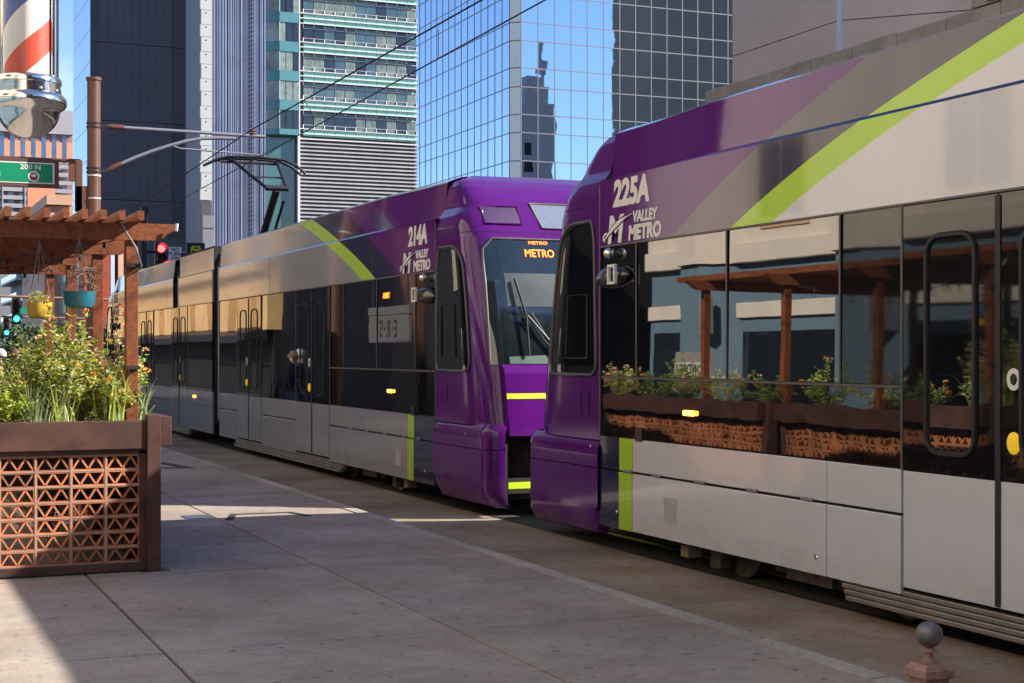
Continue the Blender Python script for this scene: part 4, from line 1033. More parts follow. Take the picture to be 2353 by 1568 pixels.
# four towers scaled about the camera, so sun and mirror reflections run clear
for o in bpy.data.objects:
    if o.name in ('hotel_tower', 'glass_tower', 'white_panel_tower', 'ribbed_metal_tower'):
        k = {'hotel_tower': .8485, 'glass_tower': 1.15}.get(o.name, .72)
        o.location = (o.location.x * k, o.location.y * k, 1.735 * (1 - k)); o.scale = (k, k, k)

# ================================================================ PLANTER, PERGOLA
random.seed(11)
def breeze_mesh(flip):
    wd, h, dp, br = .246, .1105, .055, .011
    b = MB()
    o_ = [(0, 0), (wd, 0), (wd, h), (0, h)]; i_ = [(br, br), (wd - br, br), (wd - br, h - br), (br, h - br)]
    for k in range(4):
        a, c = o_[k], o_[(k + 1) % 4]; d, e = i_[(k + 1) % 4], i_[k]
        b.quad((a[0], 0, a[1]), (c[0], 0, c[1]), (d[0], 0, d[1]), (e[0], 0, e[1]))
        b.quad((e[0], 0, e[1]), (d[0], 0, d[1]), (d[0], dp, d[1]), (e[0], dp, e[1]))
        b.quad((a[0], dp, a[1]), (c[0], dp, c[1]), (c[0], 0, c[1]), (a[0], 0, a[1]))
    xs_ = [br + (wd - 2 * br) * k / 4 for k in range(5)]; t = .0075
    for k in range(4):
        z0, z1 = (br, h - br) if (k % 2 == 0) != flip else (h - br, br)
        x0, x1 = xs_[k], xs_[k + 1]
        for y in (.003,):
            b.quad((x0 - t, y, z0), (x0 + t, y, z0), (x1 + t, y, z1), (x1 - t, y, z1))
        b.quad((x0 - t, .003, z0), (x1 - t, .003, z1), (x1 - t, dp, z1), (x0 - t, dp, z0)); b.quad((x0 + t, .003, z0), (x1 + t, .003, z1), (x1 + t, dp, z1), (x0 + t, dp, z0))
    return b.mesh('breeze_block', M['terracotta'])
bm_ = [breeze_mesh(False), breeze_mesh(True)]
M['mortar'] = pm('grey_mortar', (.36, .27, .225), .9, var=.15, scale=30)
def mortar_joints(p, x0, y0, n, along, z0):
    b = MB()
    for k in range(8):
        z = z0 + k * .1143 - .0025
        if along == 'x': b.box(x0, x0 + n * .25, y0 - .003, y0 + .05, z - .003, z + .005)
        else: b.box(x0 - .05, x0 - .008, y0, y0 + n * .25, z, z + .003)
    for i in range(n + 1):
        q = i * .25 - .002
        if along == 'x': b.box(x0 + q - .005, x0 + q + .0075, y0 - .004, y0 + .049, z0, z0 + .8)
        else: b.box(x0 - .05, x0 - .008, y0 + q - .001, y0 + q + .0035, z0, z0 + .8)
    obj('mortar_joints', b, M['mortar'], p)
def planter(name, label, X1, Y0, nx, ny, front=True):
    """corner planter: front face along X at Y0 ending at X1, side face along Y"""
    p = thing(name, label, 'planter', (0, 0, .1)); 
    z0 = .075
    if front:
        for i in range(nx):
            for k in range(7):
                o = link('breeze_block', bm_[(k + i * 0) % 2], p, (X1 - .14 - (i + 1) * .25 + random.uniform(-.001, .001), Y0 + .05 + random.uniform(-.002, .002), z0 + k * .1143))
        mortar_joints(p, X1 - .14 - nx * .25, Y0 + .05, nx, 'x', z0)
        xl = X1 - .14 - nx * .25 - .08
        b = MB(); b.box(xl, X1 - .102, Y0 + .0, Y0 + .09, .915, 1.125); obj('top_beam', b, M['corten'], p, bevel=.004)
        b = MB(); b.box(xl, X1 - .102, Y0 + .03, Y0 + .10, .88, .915); obj('lintel', b, M['corten'], p)
        b = MB(); b.box(xl, X1 - .10, Y0 + .01, Y0 + .12, .012, .072); obj('bottom_rail', b, M['corten'], p, bevel=.003)
        b = MB(); b.box(X1 - .15, X1 - .102, Y0 + .03, Y0 + .10, .07, .9); obj('jamb', b, M['corten'], p)
    b = MB(); b.box(X1 - .10, X1, Y0 - .02, Y0 + .10, .0, 1.165); obj('corner_post', b, M['corten'], p, bevel=.004)
    b = MB(); b.box(X1 - .15, X1 + .06, Y0 - .05, Y0 + .14, -.004, .006); obj('foot_plate', b, M['corten'], p)
    ye = Y0 + .12 + ny * .25
    for i in range(ny):
        for k in range(7):
            o = link('breeze_block', bm_[k % 2], p, (X1 - .03, Y0 + .12 + i * .25, z0 + k * .1143)); o.rotation_euler = (0, 0, R(90))
    mortar_joints(p, X1 - .03, Y0 + .12, ny, 'y', z0)
    b = MB(); b.box(X1 + .012, X1 + .095, Y0 + .06, ye + .1, .93, 1.15); obj('side_beam', b, M['corten'], p, bevel=.004)
    b = MB(); b.box(X1 - .09, X1, Y0 + .12, ye, .01, .07); b.box(X1 - .09, X1 + .01, Y0 + .12, ye, .88, .93); obj('bottom_rail', b, M['corten'], p)
    b = MB(); b.box(X1 - .10, X1, ye, ye + .1, 0, 1.165); obj('corner_post', b, M['corten'], p, bevel=.004)
    # trough and soil behind the blocks
    b = MB(); b.box(X1 - .75, X1 - .14, Y0 + .75, ye, .45, 1.02)
    obj('steel_trough', b, M['darkmetal'], p)
    b = MB(); b.box(xl + .05 if front else X1 - .7, X1 - .15, Y0 + .13, Y0 + .7, .62, .98); obj('steel_trough', b, M['darkmetal'], p)
    b = MB(); b.box(X1 - .74, X1 - .15, Y0 + .12, ye, 1.021, 1.06); 
    if front: b.box(xl + .05, X1 - .76, Y0 + .12, Y0 + .7, 1.021, 1.06)
    obj('soil', b, M['soil'], p)
    return ye
ye = planter('planter', 'brown steel planter with terracotta breeze block lattice at the left, holding the flowers', 2.06, 11.5, 11, 14)
ye2 = planter('planter', 'second lattice planter farther along the sidewalk, mirrored in the train', 2.06, ye + .35, 0, 16, front=False)

pg = thing('pergola', 'stained cedar pergola with slatted top over the planter at the left', 'pergola', (0, 11.7, .1))
for y in (11.75, 13.55, 15.35, 17.2):
    b = MB(); b.box(1.84, 1.93, y - .045 - 11.7, y + .045 - 11.7, .0, 2.62); obj('post', b, M['cedar'], pg, bevel=.004)
    for dy in (-.085, .05):
        b = MB(); pr = [(-1.7, 2.475), (2.06, 2.475), (2.12, 2.50), (2.15, 2.53), (2.20, 2.555), (2.23, 2.605), (-1.7, 2.605)]
        if dy > 0: continue
        b.prism(pr, lambda c: (c[0], y - 11.7 - .075, c[1]), lambda c: (c[0], y - 11.7 - .0455, c[1])); obj('beam', b, M['cedar'], pg, bevel=.003)
for y in (11.75, 13.55, 15.35, 17.2):
    b = MB(); b.box(-1.5, -1.41, y - .045 - 11.7, y + .045 - 11.7, .0, 2.6); obj('post', b, M['cedar'], pg)
b = MB(); b.box(0, .042, 0, 6.5, 0, .072); rm = b.mesh('rafter', M['cedar'])
for i in range(26):
    link('rafter', rm, pg, (1.925 - i * .1335 - .042, -.28 + random.uniform(-.012, .012), 2.606))
# cable looped round the first post, string lights
b = MB(); b.tube([(1.78, -.13, 2.61), (1.83, -.1, 2.52), (1.90, -.07, 2.42), (1.945, -.06, 2.28), (1.94, .0, 2.26), (1.86, .06, 2.24)], .007, 6); obj('cable_loop', b, M['galv'], pg, smooth=60)
b = MB(); b.box(1.835, 1.935, -.052, .05, 2.275, 2.30); obj('strap', b, M['wire'], pg)
b = MB(); b.box(1.835, 1.935, -.052, .05, 1.505, 1.53); obj('strap', b, M['wire'], pg)
b = MB(); b.tube([(2.205, -.08, 2.606), (2.20, -.085, 2.55)], .012, 6); obj('clip', b, M['lettering'], pg)
bulb_pts = []
sl = thing('string_lights', 'sagging strings of round clear bulbs under the cedar pergola', 'string lights', (0, 11.7, .1))
random.seed(3)
bprof = [(0.001, -.052), (.018, -.047), (.029, -.03), (.032, -.014), (.026, .004), (.014, .018), (.011, .022)]
b = MB(); b.lathe(bprof, (0, 0, 0), 16); bulb_me = b.mesh('bulb', M['bulb'], smooth=80)
b = MB(); b.lathe([(.012, .018), (.013, .05), (.004, .055)], (0, 0, 0), 10); sock_me = b.mesh('bulb_socket', M['wire'])
for (p0, p1, sag, n) in (((1.84, .05, 2.5), (.2, 1.7, 2.46), .10, 5), ((1.84, 1.8, 2.48), (.3, .15, 2.46), .10, 5), ((1.8, 3.5, 2.46), (.4, 1.9, 2.46), .12, 5), ((.3, 2.5, 2.46), (1.8, 2.0, 2.5), .12, 5)):
    pts = []
    for k in range(25):
        f = k / 24; pts.append((p0[0] + (p1[0] - p0[0]) * f, p0[1] + (p1[1] - p0[1]) * f, p0[2] + (p1[2] - p0[2]) * f - sag * 4 * f * (1 - f)))
    b = MB(); b.tube(pts, .004, 5); obj('cord', b, M['wire'], sl)
    for k in range(n):
        f = (k + .5) / n; i = int(f * 24); q = pts[i]
        bo = link('bulb', bulb_me, sl, (q[0], q[1], q[2] - .055)); bo.rotation_euler = (random.uniform(-.3, .3), random.uniform(-.3, .3), 0)
        link('bulb_socket', sock_me, bo)

# hanging pots
def pot(name, label, x, y, z, r, h, mat, hang):
    t = thing(name, label, 'flower pot', (x, y, z))
    pr = [(0.001, 0), (r * .55, 0), (r * .8, h * .1), (r * .93, h * .35), (r, h), (r * .96, h), (r * .9, h * .8), (0.001, h * .8)]
    b = MB(); b.lathe(pr, (0, 0, 0), 32); obj('bowl', b, M[mat], t, smooth=40)
    b = MB()
    for k in range(3):
        a = 2 * PI * k / 3 + .3; b.tube([(r * .96 * math.cos(a), r * .96 * math.sin(a), h), (0, 0, hang)], .0035, 5)
    obj('hanger', b, M['galv'], t); return t
random.seed(9)
pt1 = pot('hanging_pot', 'small yellow bowl with a bright green succulent hanging from the pergola', 1.30, 12.55, 2.0, .102, .125, 'yellowpot', .62)
pt2 = pot('hanging_pot', 'larger teal bowl with dry stems hanging beside the pergola post', 1.56, 12.2, 2.07, .128, .135, 'tealpot', .55)

# ================================================================ PLANTS
def leafy(b, c, d, up, ln, wd):
    d = d.normalized(); s = d.cross(up)
    if s.length < .01: s = Vector((1, 0, 0))
    s.normalize(); n = s.cross(d)
    tip = c + d * ln - n * ln * .12; m1 = c + d * ln * .45
    b.add([c, m1 + s * wd / 2 + n * wd * .15, tip, m1 - s * wd / 2 + n * wd * .15], [(0, 1, 2), (0, 2, 3)])
def rv(): return Vector((random.gauss(0, 1), random.gauss(0, 1), random.gauss(0, 1))).normalized()
def shrub(name, label, x, y, z, h, rad, nst, mats, leaf, flowers=0, fmat=('petal_o', 'petal_y'), cat='plant', per=46, lean=(0, 0)):
    t = thing(name, label, cat, (x, y, z))
    bs = MB(); bl = MB(); bf = MB()
    for i in range(nst):
        a = random.uniform(0, 2 * PI); rr = rad * random.uniform(.1, 1) ** .7; hh = h * random.uniform(.45, 1.05) * (1 - .35 * (rr / rad) ** 2)
        p = Vector((random.gauss(0, .03), random.gauss(0, .03), -.02)); e = Vector((rr * math.cos(a) + lean[0] * hh, rr * math.sin(a) + lean[1] * hh, hh))
        mid = (p + e) / 2 + Vector((random.gauss(0, .05), random.gauss(0, .05), .05)); pts = []
        for k in range(7):
            f = k / 6; pts.append(p * (1 - f) ** 2 + mid * 2 * f * (1 - f) + e * f * f + Vector((random.gauss(0, .006), random.gauss(0, .006), 0)))
        bs.tube(pts, [.0055 - .004 * k / 6 for k in range(7)], 4, cap=False)
        for k in range(per):
            f = random.uniform(.12, 1.0) ** .75; i0 = min(5, int(f * 6)); q = pts[i0].lerp(pts[i0 + 1], f * 6 - i0)
            q = q + rv() * random.uniform(0, .035)
            bl.mi = random.choices(range(len(mats)), [4, 3, 2, 2][:len(mats)])[0]
            d = rv(); d.z = abs(d.z) * .6 + .05; s = random.uniform(.6, 1.35)
            leafy(bl, q, d, Vector((0, 0, 1)) + rv() * .5, leaf * s, leaf * .62 * s)
        if flowers and random.random() < flowers:
            c = e + Vector((0, 0, .012))
            bf.mi = random.choice((0, 0, 1))
            for k in range(14):
                d = rv(); d.z = abs(d.z) * .7; q = c + d * .018
                leafy(bf, q, d, rv(), .02, .02)
    obj('stems', bs, M['twig'], t, kind='stuff')
    obj('leaves', bl, [M[m] for m in mats], t, kind='stuff')
    if bf.v: obj('blossoms', bf, [M[m] for m in fmat], t, kind='stuff')
    return t
def grassy(name, label, x, y, z, h, rad, n, mats=('blade', 'leaf_sage'), wd=.011, spread=.6):
    t = thing(name, label, 'plant', (x, y, z)); b = MB()
    for i in range(n):
        b.mi = random.randrange(len(mats)); a = random.uniform(0, 2 * PI); hh = h * random.uniform(.5, 1.1); out = hh * random.uniform(.05, spread)
        p = Vector((rad * random.gauss(0, .4), rad * random.gauss(0, .4), 0)); dr = Vector((math.cos(a), math.sin(a), 0)); sd_ = Vector((-dr.y, dr.x, 0)); pv = None; droop = random.uniform(0, .35)
        K_ = 6; vs = []
        for k in range(K_ + 1):
            f = k / K_; q = p + dr * out * f ** 1.6 + Vector((0, 0, hh * (f - droop * f ** 3))); wdt = wd * (1 - f ** 2) * .5 + .0006
            vs += [q - sd_ * wdt, q + sd_ * wdt]
        b.add(vs, [(2 * k, 2 * k + 1, 2 * k + 3, 2 * k + 2) for k in range(K_)])
    obj('blades', b, [M[m] for m in mats], t, kind='stuff'); return t
ZP = 1.14
random.seed(31)
G = ['leaf_b', 'leaf_dry', 'leaf_a', 'leaf_sage']
shrub('lantana', 'big flowering lantana bush with orange and peach blossoms rising above the planter middle', 1.42, 11.95, ZP, .86, .36, 74, G, .042, flowers=.3, per=62)
shrub('lantana', 'lantana bush with yellow green leaves at the planter corner beside the cedar post', 1.78, 11.85, ZP, .60, .27, 52, ['leaf_b', 'leaf_dry', 'leaf_a'], .038, flowers=.4, per=60)
shrub('lantana', 'tall thin flowering branches reaching up to the teal pot', 1.50, 12.0, ZP, 1.12, .34, 16, ['leaf_b', 'leaf_a'], .048, flowers=.6, per=30)
shrub('green_shrub', 'bright small leaved green shrub low at the left edge of the planter', 1.02, 11.85, ZP, .44, .24, 46, ['leaf_b', 'leaf_a'], .030, per=66)
shrub('sage_shrub', 'dusty sage green bush behind the lantana on its left', 1.20, 12.1, ZP, .80, .26, 40, ['leaf_sage', 'leaf_b', 'leaf_a'], .036, per=62)
shrub('rose_stems', 'reddish thorny climbing stems with pink buds wound along the cedar post', 1.84, 11.98, ZP, 1.05, .12, 8, ['leaf_a', 'leaf_dry'], .035, flowers=.7, fmat=('petal_y', 'petal_r'), per=14)
shrub('sage_shrub', 'leafy branches leaning out to the right past the cedar post', 1.84, 11.9, ZP, .80, .2, 14, ['leaf_b', 'leaf_a', 'leaf_sage'], .044, per=26, lean=(.22, 0), flowers=.3)
grassy('grass_clump', 'silvery bladed clump leaning over the planter corner post', 1.95, 11.8, ZP, .50, .1, 44, wd=.018, spread=.8)
grassy('grass_clump', 'upright yellow green stalks just left of the planter corner', 1.72, 11.70, ZP, .58, .14, 54, ('blade_y', 'leaf_b', 'blade'), .015, .35)
grassy('grass_clump', 'blue green grass tuft near the left end of the planter', 1.17, 11.74, ZP, .40, .1, 54, wd=.013)
grassy('grass_clump', 'fine grass tuft between the low shrub and the lantana', 1.36, 11.72, ZP, .38, .12, 54, ('leaf_sage', 'leaf_b'), .012)
shrub('green_shrub', 'small leaved creeper growing behind the lattice of the planter', 1.3, 12.05, .42, .55, .4, 26, ['leaf_a', 'leaf_b', 'leaf_c'], .035, per=44)
# plants farther down the planter row, seen in the train's glass
for i, (yy, lb) in enumerate(((12.9, 'green bush'), (13.7, 'dry feathery bush'), (14.6, 'green bush'), (15.9, 'tall leafy bush'), (16.8, 'sage bush'), (17.9, 'spiky clump'), (18.9, 'low green bush'), (19.8, 'low dry bush'))):
    shrub('shrub', lb + ' in the planter row ' + ('just behind the planter corner', 'by the second pergola post', 'between second and third pergola posts', 'by the third pergola post', 'past the third pergola post', 'by the last pergola post', 'past the last pergola post', 'at the far end of the planters')[i], 1.75, yy, ZP, .38 + .12 * (i % 3), .36, 24, [['leaf_a', 'leaf_c'], ['leaf_dry', 'leaf_b'], ['leaf_b', 'leaf_a']][i % 3], .045, per=34, flowers=.2)
shrub('shrub', 'bright yellow green succulent growing in the yellow hanging bowl', 1.30, 12.55, 2.10, .11, .07, 14, ['leaf_b'], .03, per=10)
t = thing('dry_vine', 'tangle of dry brown twigs hanging above the teal pot', 'plant', (1.6, 12.15, 2.2)); b = MB()
random.seed(8)
for i in range(26):
    p = Vector((random.uniform(-.08, .05), random.uniform(-.05, .05), random.uniform(0, .2))); pts = [p]
    for k in range(5): p = p + Vector((random.gauss(.008, .03), random.gauss(0, .02), random.gauss(.004, .035))); pts.append(p)
    b.tube(pts, [.005, .0045, .004, .003, .002, .001], 5)
obj('twigs', b, M['twig'], t, kind='stuff')

# sign on the restaurant terrace, seen mirrored
t = thing('terrace_sign', 'patterned metal sign reading CONDESA behind the planters, mirrored in the train glass', 'sign', (.3, 20.2, 0))
b = MB(); b.prism([(-.62, 1.28), (.62, 1.28), (.5, 1.80), (-.5, 1.80)], lambda p: (0, p[0], p[1]), lambda p: (.06, p[0], p[1])); obj('sign_plate', b, pm('hammered_tin', (.34, .31, .27), .55, metal=.3, var=.3, scale=40), t)
b = MB(); b.box(.06, .075, -.5, .5, 1.44, 1.64); obj('name_band', b, pm('pale_tin', (.5, .48, .43), .6), t)
text('lettering', 'CONDESA', .2, (.077, 0, 1.47), (0, 1, 0), (0, 0, 1), M['wire'], t, align='CENTER', bold=.003, spacing=1.05)
b = MB(); b.box(-.02, .04, -.45, -.4, .1, 1.3); b.box(-.02, .04, .4, .45, .1, 1.3); obj('leg', b, M['darkmetal'], t)
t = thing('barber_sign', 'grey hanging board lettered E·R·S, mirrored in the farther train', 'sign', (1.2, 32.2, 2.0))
b = MB(); b.box(-.06, 0, -1.4, 1.4, 0, .62); b.box(-.1, .02, -1.45, 1.45, .62, .8); obj('board', b, pm('shade_grey_board', (.11, .105, .105), .7, var=.1), t)  # board colour darkened to stand for shade, the sun reaches it here
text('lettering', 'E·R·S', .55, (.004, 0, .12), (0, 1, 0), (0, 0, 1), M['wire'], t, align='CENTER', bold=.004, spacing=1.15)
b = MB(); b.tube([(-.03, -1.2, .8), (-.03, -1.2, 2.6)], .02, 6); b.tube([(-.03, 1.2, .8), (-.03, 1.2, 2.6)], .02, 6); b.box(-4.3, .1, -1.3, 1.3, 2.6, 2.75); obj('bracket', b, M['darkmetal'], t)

# ================================================================ BARBER POLE
t = thing('barber_pole', 'red white and blue striped barber pole with a chrome bottom dome at the upper left', 'barber pole', (.527, 5.43, 2.464))
H0 = .205
M['stripe_w'] = pm('stripe_white', (.82, .80, .77), .35, var=.03, coat=.4); M['stripe_r'] = pm('stripe_red', (.72, .10, .06), .35, var=.03, coat=.4); M['stripe_b'] = pm('stripe_blue', (.03, .10, .36), .35, var=.03, coat=.4)
b = MB(); n = 64; rows = 80; HT = .62; r0 = .083; vs = []
for j in range(rows + 1):
    for i in range(n):
        # the rows wind with the stripe so that its edges stay crisp
        a = 2 * PI * i / n + (j / rows) * HT / .47 * 2 * PI; vs.append((r0 * math.cos(a), r0 * math.sin(a), H0 + HT * j / rows))
b.v = vs
for j in range(rows):
    for i in range(n):
        a = j * n + i; c = j * n + (i + 1) % n; b.f.append((a, c, c + n, a + n)); k = (i + 34) % n
        b.m.append(1 if k < 15 else (2 if 32 <= k < 47 else 0))
obj('striped_cylinder', b, [M['stripe_w'], M['stripe_r'], M['stripe_b']], t, smooth=60)
b = MB(); b.lathe([(.0985, H0), (.0985, H0 + HT)], (0, 0, 0), 48); obj('glass_tube', b, M['tube'], t, smooth=60)
b = MB()
for az in (-35, 145): a = R(az); b.tube([(.093 * math.cos(a), .093 * math.sin(a), H0), (.093 * math.cos(a), .093 * math.sin(a), H0 + HT)], .009, 8)
obj('steel_rod', b, M['chrome'], t, smooth=60)
pr = [(0.001, 0)] + [(.104 * math.sin(R(a)), .098 * (1 - math.cos(R(a)))) for a in range(8, 91, 6)] + [(.112, .100), (.119, .103), (.125, .112), (.127, .122), (.124, .136), (.114, .147), (.108, .150), (.108, .165), (.105, .166), (.105, .182), (.109, .184), (.109, .198), (.103, .207), (.09, .21)]
b = MB(); b.lathe(pr, (0, 0, 0), 56); obj('bottom_cap', b, M['chrome'], t, smooth=50)
b = MB(); b.lathe([(.09, 0), (.11, .01), (.11, .05), (.125, .07), (.12, .1), (.06, .17), (.001, .19)], (0, 0, H0 + HT), 40); obj('top_cap', b, M['chrome'], t, smooth=50)
for az in (-75, -40):
    a = R(az); b = MB(); b.lathe([(0.001, .008), (.006, .006), (.007, 0)], (.108 * math.cos(a), .108 * math.sin(a), .155), 10); obj('screw', b, M['galv'], t)
b = MB(); b.tube([(0, 0, H0 + HT + .18), (0, 0, H0 + HT + .35), (-3.1, 0, H0 + HT + .35)], .02, 8); obj('wall_bracket', b, M['darkmetal'], t)

# ================================================================ CATENARY POLE, WIRES, SIGNS, SIGNALS
t = thing('catenary_pole', 'brown steel catenary pole with a grey cantilever arm over the tracks', 'pole', (3.78, 27.6, .1))
b = MB(); b.lathe([(.118, 0), (.115, 6.42), (.135, 6.42), (.135, 6.47), (0.001, 6.49)], (0, 0, 0), 28); obj('shaft', b, M['brownpole'], t, smooth=40)
for z in (5.63, 4.84): b = MB(); b.lathe([(.117, z - .05), (.13, z - .05), (.13, z - .02), (.117, z - .02)], (0, 0, 0), 24); b.lathe([(.117, z + .02), (.13, z + .02), (.13, z + .05), (.117, z + .05)], (0, 0, 0), 24); b.box(.1, .24, -.03, .03, z - .03, z + .03); obj('clamp_band', b, M['darkmetal'], t)
for z in (4.74, 4.34): b = MB(); b.lathe([(.117, z - .012), (.122, z - .012), (.122, z + .012), (.117, z + .012)], (0, 0, 0), 24); obj('steel_strap', b, M['lettering'], t)
def P_(x, y, z): return (x - 3.78, y - 27.6, z - .1)
b = MB(); b.tube([P_(4.25, 27.6, 5.72), P_(6.85, 27.6, 5.70)], .032, 10); obj('top_tube', b, M['galv'], t, smooth=60)
b = MB(); b.tube([P_(3.98, 27.6, 5.73), P_(4.08, 27.6, 5.72), P_(4.30, 27.6, 5.72)], [.02, .05, .045], 10); obj('insulator', b, M['brownpole'], t, smooth=60)
b = MB(); b.tube([P_(3.98, 27.6, 4.93), P_(4.1, 27.6, 5.0), P_(4.25, 27.6, 5.08)], [.02, .05, .045], 10); obj('insulator', b, M['brownpole'], t, smooth=60)
arc = [(4.2, 5.05), (4.5, 5.2), (4.8, 5.33), (5.1, 5.44), (5.4, 5.54), (5.7, 5.605), (6.0, 5.63), (6.3, 5.635)]
b = MB(); b.tube([P_(x, 27.6, z) for x, z in arc], .034, 10); obj('curved_tube', b, M['galv'], t, smooth=60)
b = MB(); b.tube([P_(5.15, 27.6, 5.44), P_(5.3, 27.6, 5.40), P_(6.75, 27.6, 5.36), P_(6.78, 27.6, 5.42)], .017, 8); obj('steady_arm', b, M['galv'], t, smooth=60)
b = MB(); b.lathe([(.03, 0), (.06, .02), (.03, .05), (.06, .07), (.02, .1)], P_(6.62, 27.6, 5.72), 12); obj('wire_saddle', b, M['brownpole'], t)
b = MB(); b.box(-.32, -.2, -.06, .06, 4.1, 5.0); b.box(-.32, -.1, -.06, .06, 4.1, 4.55); obj('junction_box', b, M['brownpole'], t, bevel=.01)
def wire(name, label, pts, r=.012):
    b = MB(); b.tube(pts, r, 6); o = obj(name, b, M['wire'], smooth=60); o['label'] = label; o['category'] = 'wire'; return o
A_, B_ = Vector((6.62, 27.6, 5.83)), Vector((7.0, 17.3, 6.05))
def ext(a, b, Y, dz=0): f = (Y - a.y) / (b.y - a.y); p = a.lerp(b, f); return Vector((p.x, Y, p.z + dz))
wire('messenger_wire', 'upper overhead wire running from the cantilever saddle to the top of the picture', [ext(A_, B_, y, -.0) for y in (27.6, 22, 17.3, 10, 4, -6)] , .012)
wire('messenger_wire', 'upper overhead wire continuing beyond the cantilever towards the far street', [A_, (6.7, 40, 5.60), (6.8, 55, 5.55), (7.2, 75, 5.8)], .012)
A2, B2_ = Vector((6.94, 27.6, 5.44)), Vector((7.0, 15.47, 5.65))
wire('contact_wire', 'lower overhead contact wire passing over the pantograph', [ext(A2, B2_, y) for y in (27.6, 15.47, 8, 0, -8)] , .010)
wire('contact_wire', 'lower overhead contact wire continuing beyond the pantograph', [A2, (7.2, 40, 5.42), (7.0, 75, 5.5)], .009)
wire('dropper_wire', 'short dropper between the two overhead wires near the top of the picture', [(7.02, 18.9, 6.0), (7.02, 18.9, 5.62)], .006)
wire('dropper_wire', 'slack loop linking the two overhead wires above the grey louvres', [(6.74, 24.5, 5.89), (6.85, 24.45, 5.7), (6.9, 24.5, 5.55), (6.93, 24.6, 5.5)], .008)
wire('span_wire', 'hair thin span wire crossing in front of the mirror tower', [(8, 60, 19.2), (30, 62, 20.6), (60, 64, 27)], .03)

t = thing('street_sign', 'green street name sign reading Monroe 200 N in a brown frame', 'sign', (2.1, 28, 4.67))
def S0(x, z): return (x, -.04, z)
b = MB(); b.box(-1.3, 1.13, -.03, .03, -.04, .47); obj('frame', b, pm('sign_brown', (.10, .045, .035), .6, var=.05), t, bevel=.01)
b = MB(); b.box(-1.22, 1.05, -.036, -.02, .03, .40); obj('white_border', b, M['lettering'], t)
b = MB(); b.box(-1.19, 1.02, -.040, -.02, .05, .38); obj('green_panel', b, pm('sign_green', (.0, .235, .115), .45, var=.03), t)
text('street_name', 'Monroe', .27, (-.78, -.042, .125), (1, 0, 0), (0, 0, 1), M['lettering'], t, bold=.004, sx=1.05)
text('block_number', '200 N', .12, (.47, -.042, .275), (1, 0, 0), (0, 0, 1), M['lettering'], t, bold=.002, sx=1.15)
b = MB(); b.lathe([(0.001, 0), (.095, 0), (.095, .006), (0.001, .006)], (0, 0, 0), 28, axis='y'); b.v = [(.70 + v[0], -.044 + v[1] * 1, .155 + v[2]) for v in b.v]; obj('emblem_ring', b, M['lettering'], t)
b = MB(); b.lathe([(0.001, 0), (.072, 0), (.072, .004), (0.001, .004)], (0, 0, 0), 28, axis='y'); b.v = [(.70 + v[0], -.0475 + v[1], .155 + v[2]) for v in b.v]; obj('emblem_disc', b, pm('emblem_maroon', (.22, .03, .06), .5, var=.02), t)
b = MB()
for poly in ([(-.05, .02), (-.02, -.02), (0, .0), (.02, -.02), (.05, .02), (.045, .045), (.02, .02), (0, .05), (-.02, .02), (-.045, .045)], [(-.012, .05), (.012, .05), (.0, .064)]):
    b.prism(poly, lambda p: (.70 + p[0], -.049, .155 + p[1]), lambda p: (.70 + p[0], -.0475, .155 + p[1]))
obj('emblem_bird', b, M['lettering'], t)
b = MB(); b.box(-1.0, 1.4, .04, .1, .44, .5); b.box(1.3, 1.5, -.02, .04, .1, .5); obj('hanger_bar', b, M['brownpole'], t)

def lens_set(t, s, y, lit, zc, dz):
    for k, (nm, col, on) in enumerate((('red_lens', (.9, .02, .02), lit == 'r'), ('amber_lens', (.3, .15, .02), False), ('green_lens', (.02, .5, .3), lit == 'g'))):
        if on: mt = M.setdefault('lit_' + nm, pm('lit_' + nm, col, .3, var=0, emit=((1, .03, .03) if lit == 'r' else (.03, 1, .62)), es=(6 if lit == 'r' else 3.2)))
        else: mt = M.setdefault('off_' + nm, pm('off_' + nm, tuple(c * .12 for c in col), .3, var=0))
        z = zc + dz * (1 - k)
        b = MB(); b.lathe([(0.001, -.04 * s), (.07 * s, -.03 * s), (.11 * s, 0), (0.001, 0)], (0, 0, 0), 20, axis='y'); b.v = [(v[0], y + v[1], z + v[2]) for v in b.v]; obj(nm, b, mt, t, smooth=60)
        b = MB(); pts = [(.13 * s * math.cos(R(a)), y - .01, z + .13 * s * math.sin(R(a))) for a in range(-20, 201, 20)]; p2 = [(p[0], y - .22 * s, p[2] + .03 * s) for p in pts]
        b.add(pts + p2, [(i, i + 1, i + 13, i + 12) if False else (i, i + 1, i + 1 + len(pts), i + len(pts)) for i in range(len(pts) - 1)]); obj('visor', b, M['darkmetal'], t)
def signal(label, x, y, z, lit, s=1., pole=None):
    t = thing('traffic_signal', label, 'traffic light', (x, y, z)); b = MB(); b.box(-.17 * s, .17 * s, 0, .2 * s, -.55 * s, .55 * s); obj('housing', b, M['darkmetal'], t, bevel=.03 * s)
    lens_set(t, s, -.01, lit, 0, .34 * s); return t
signal('traffic light showing red behind the end of the cedar beam', 8.16, 45.45, 4.45, 'r', 1.0)
signal('traffic light showing green under the yellow pot, on the far mast arm', 6.87, 62.31, 3.35, 'g', .95)
signal('traffic light showing green left of the yellow pot, on the far mast arm', 5.64, 62.84, 3.35, 'g', .95)
signal('lowest traffic light showing green at the far left edge', 7.55, 90.1, 3.15, 'g', 1.0)
t = thing('signal_pole', 'dark pole holding the red traffic light and the no turn sign', 'pole', (7.7, 45.6, 0))
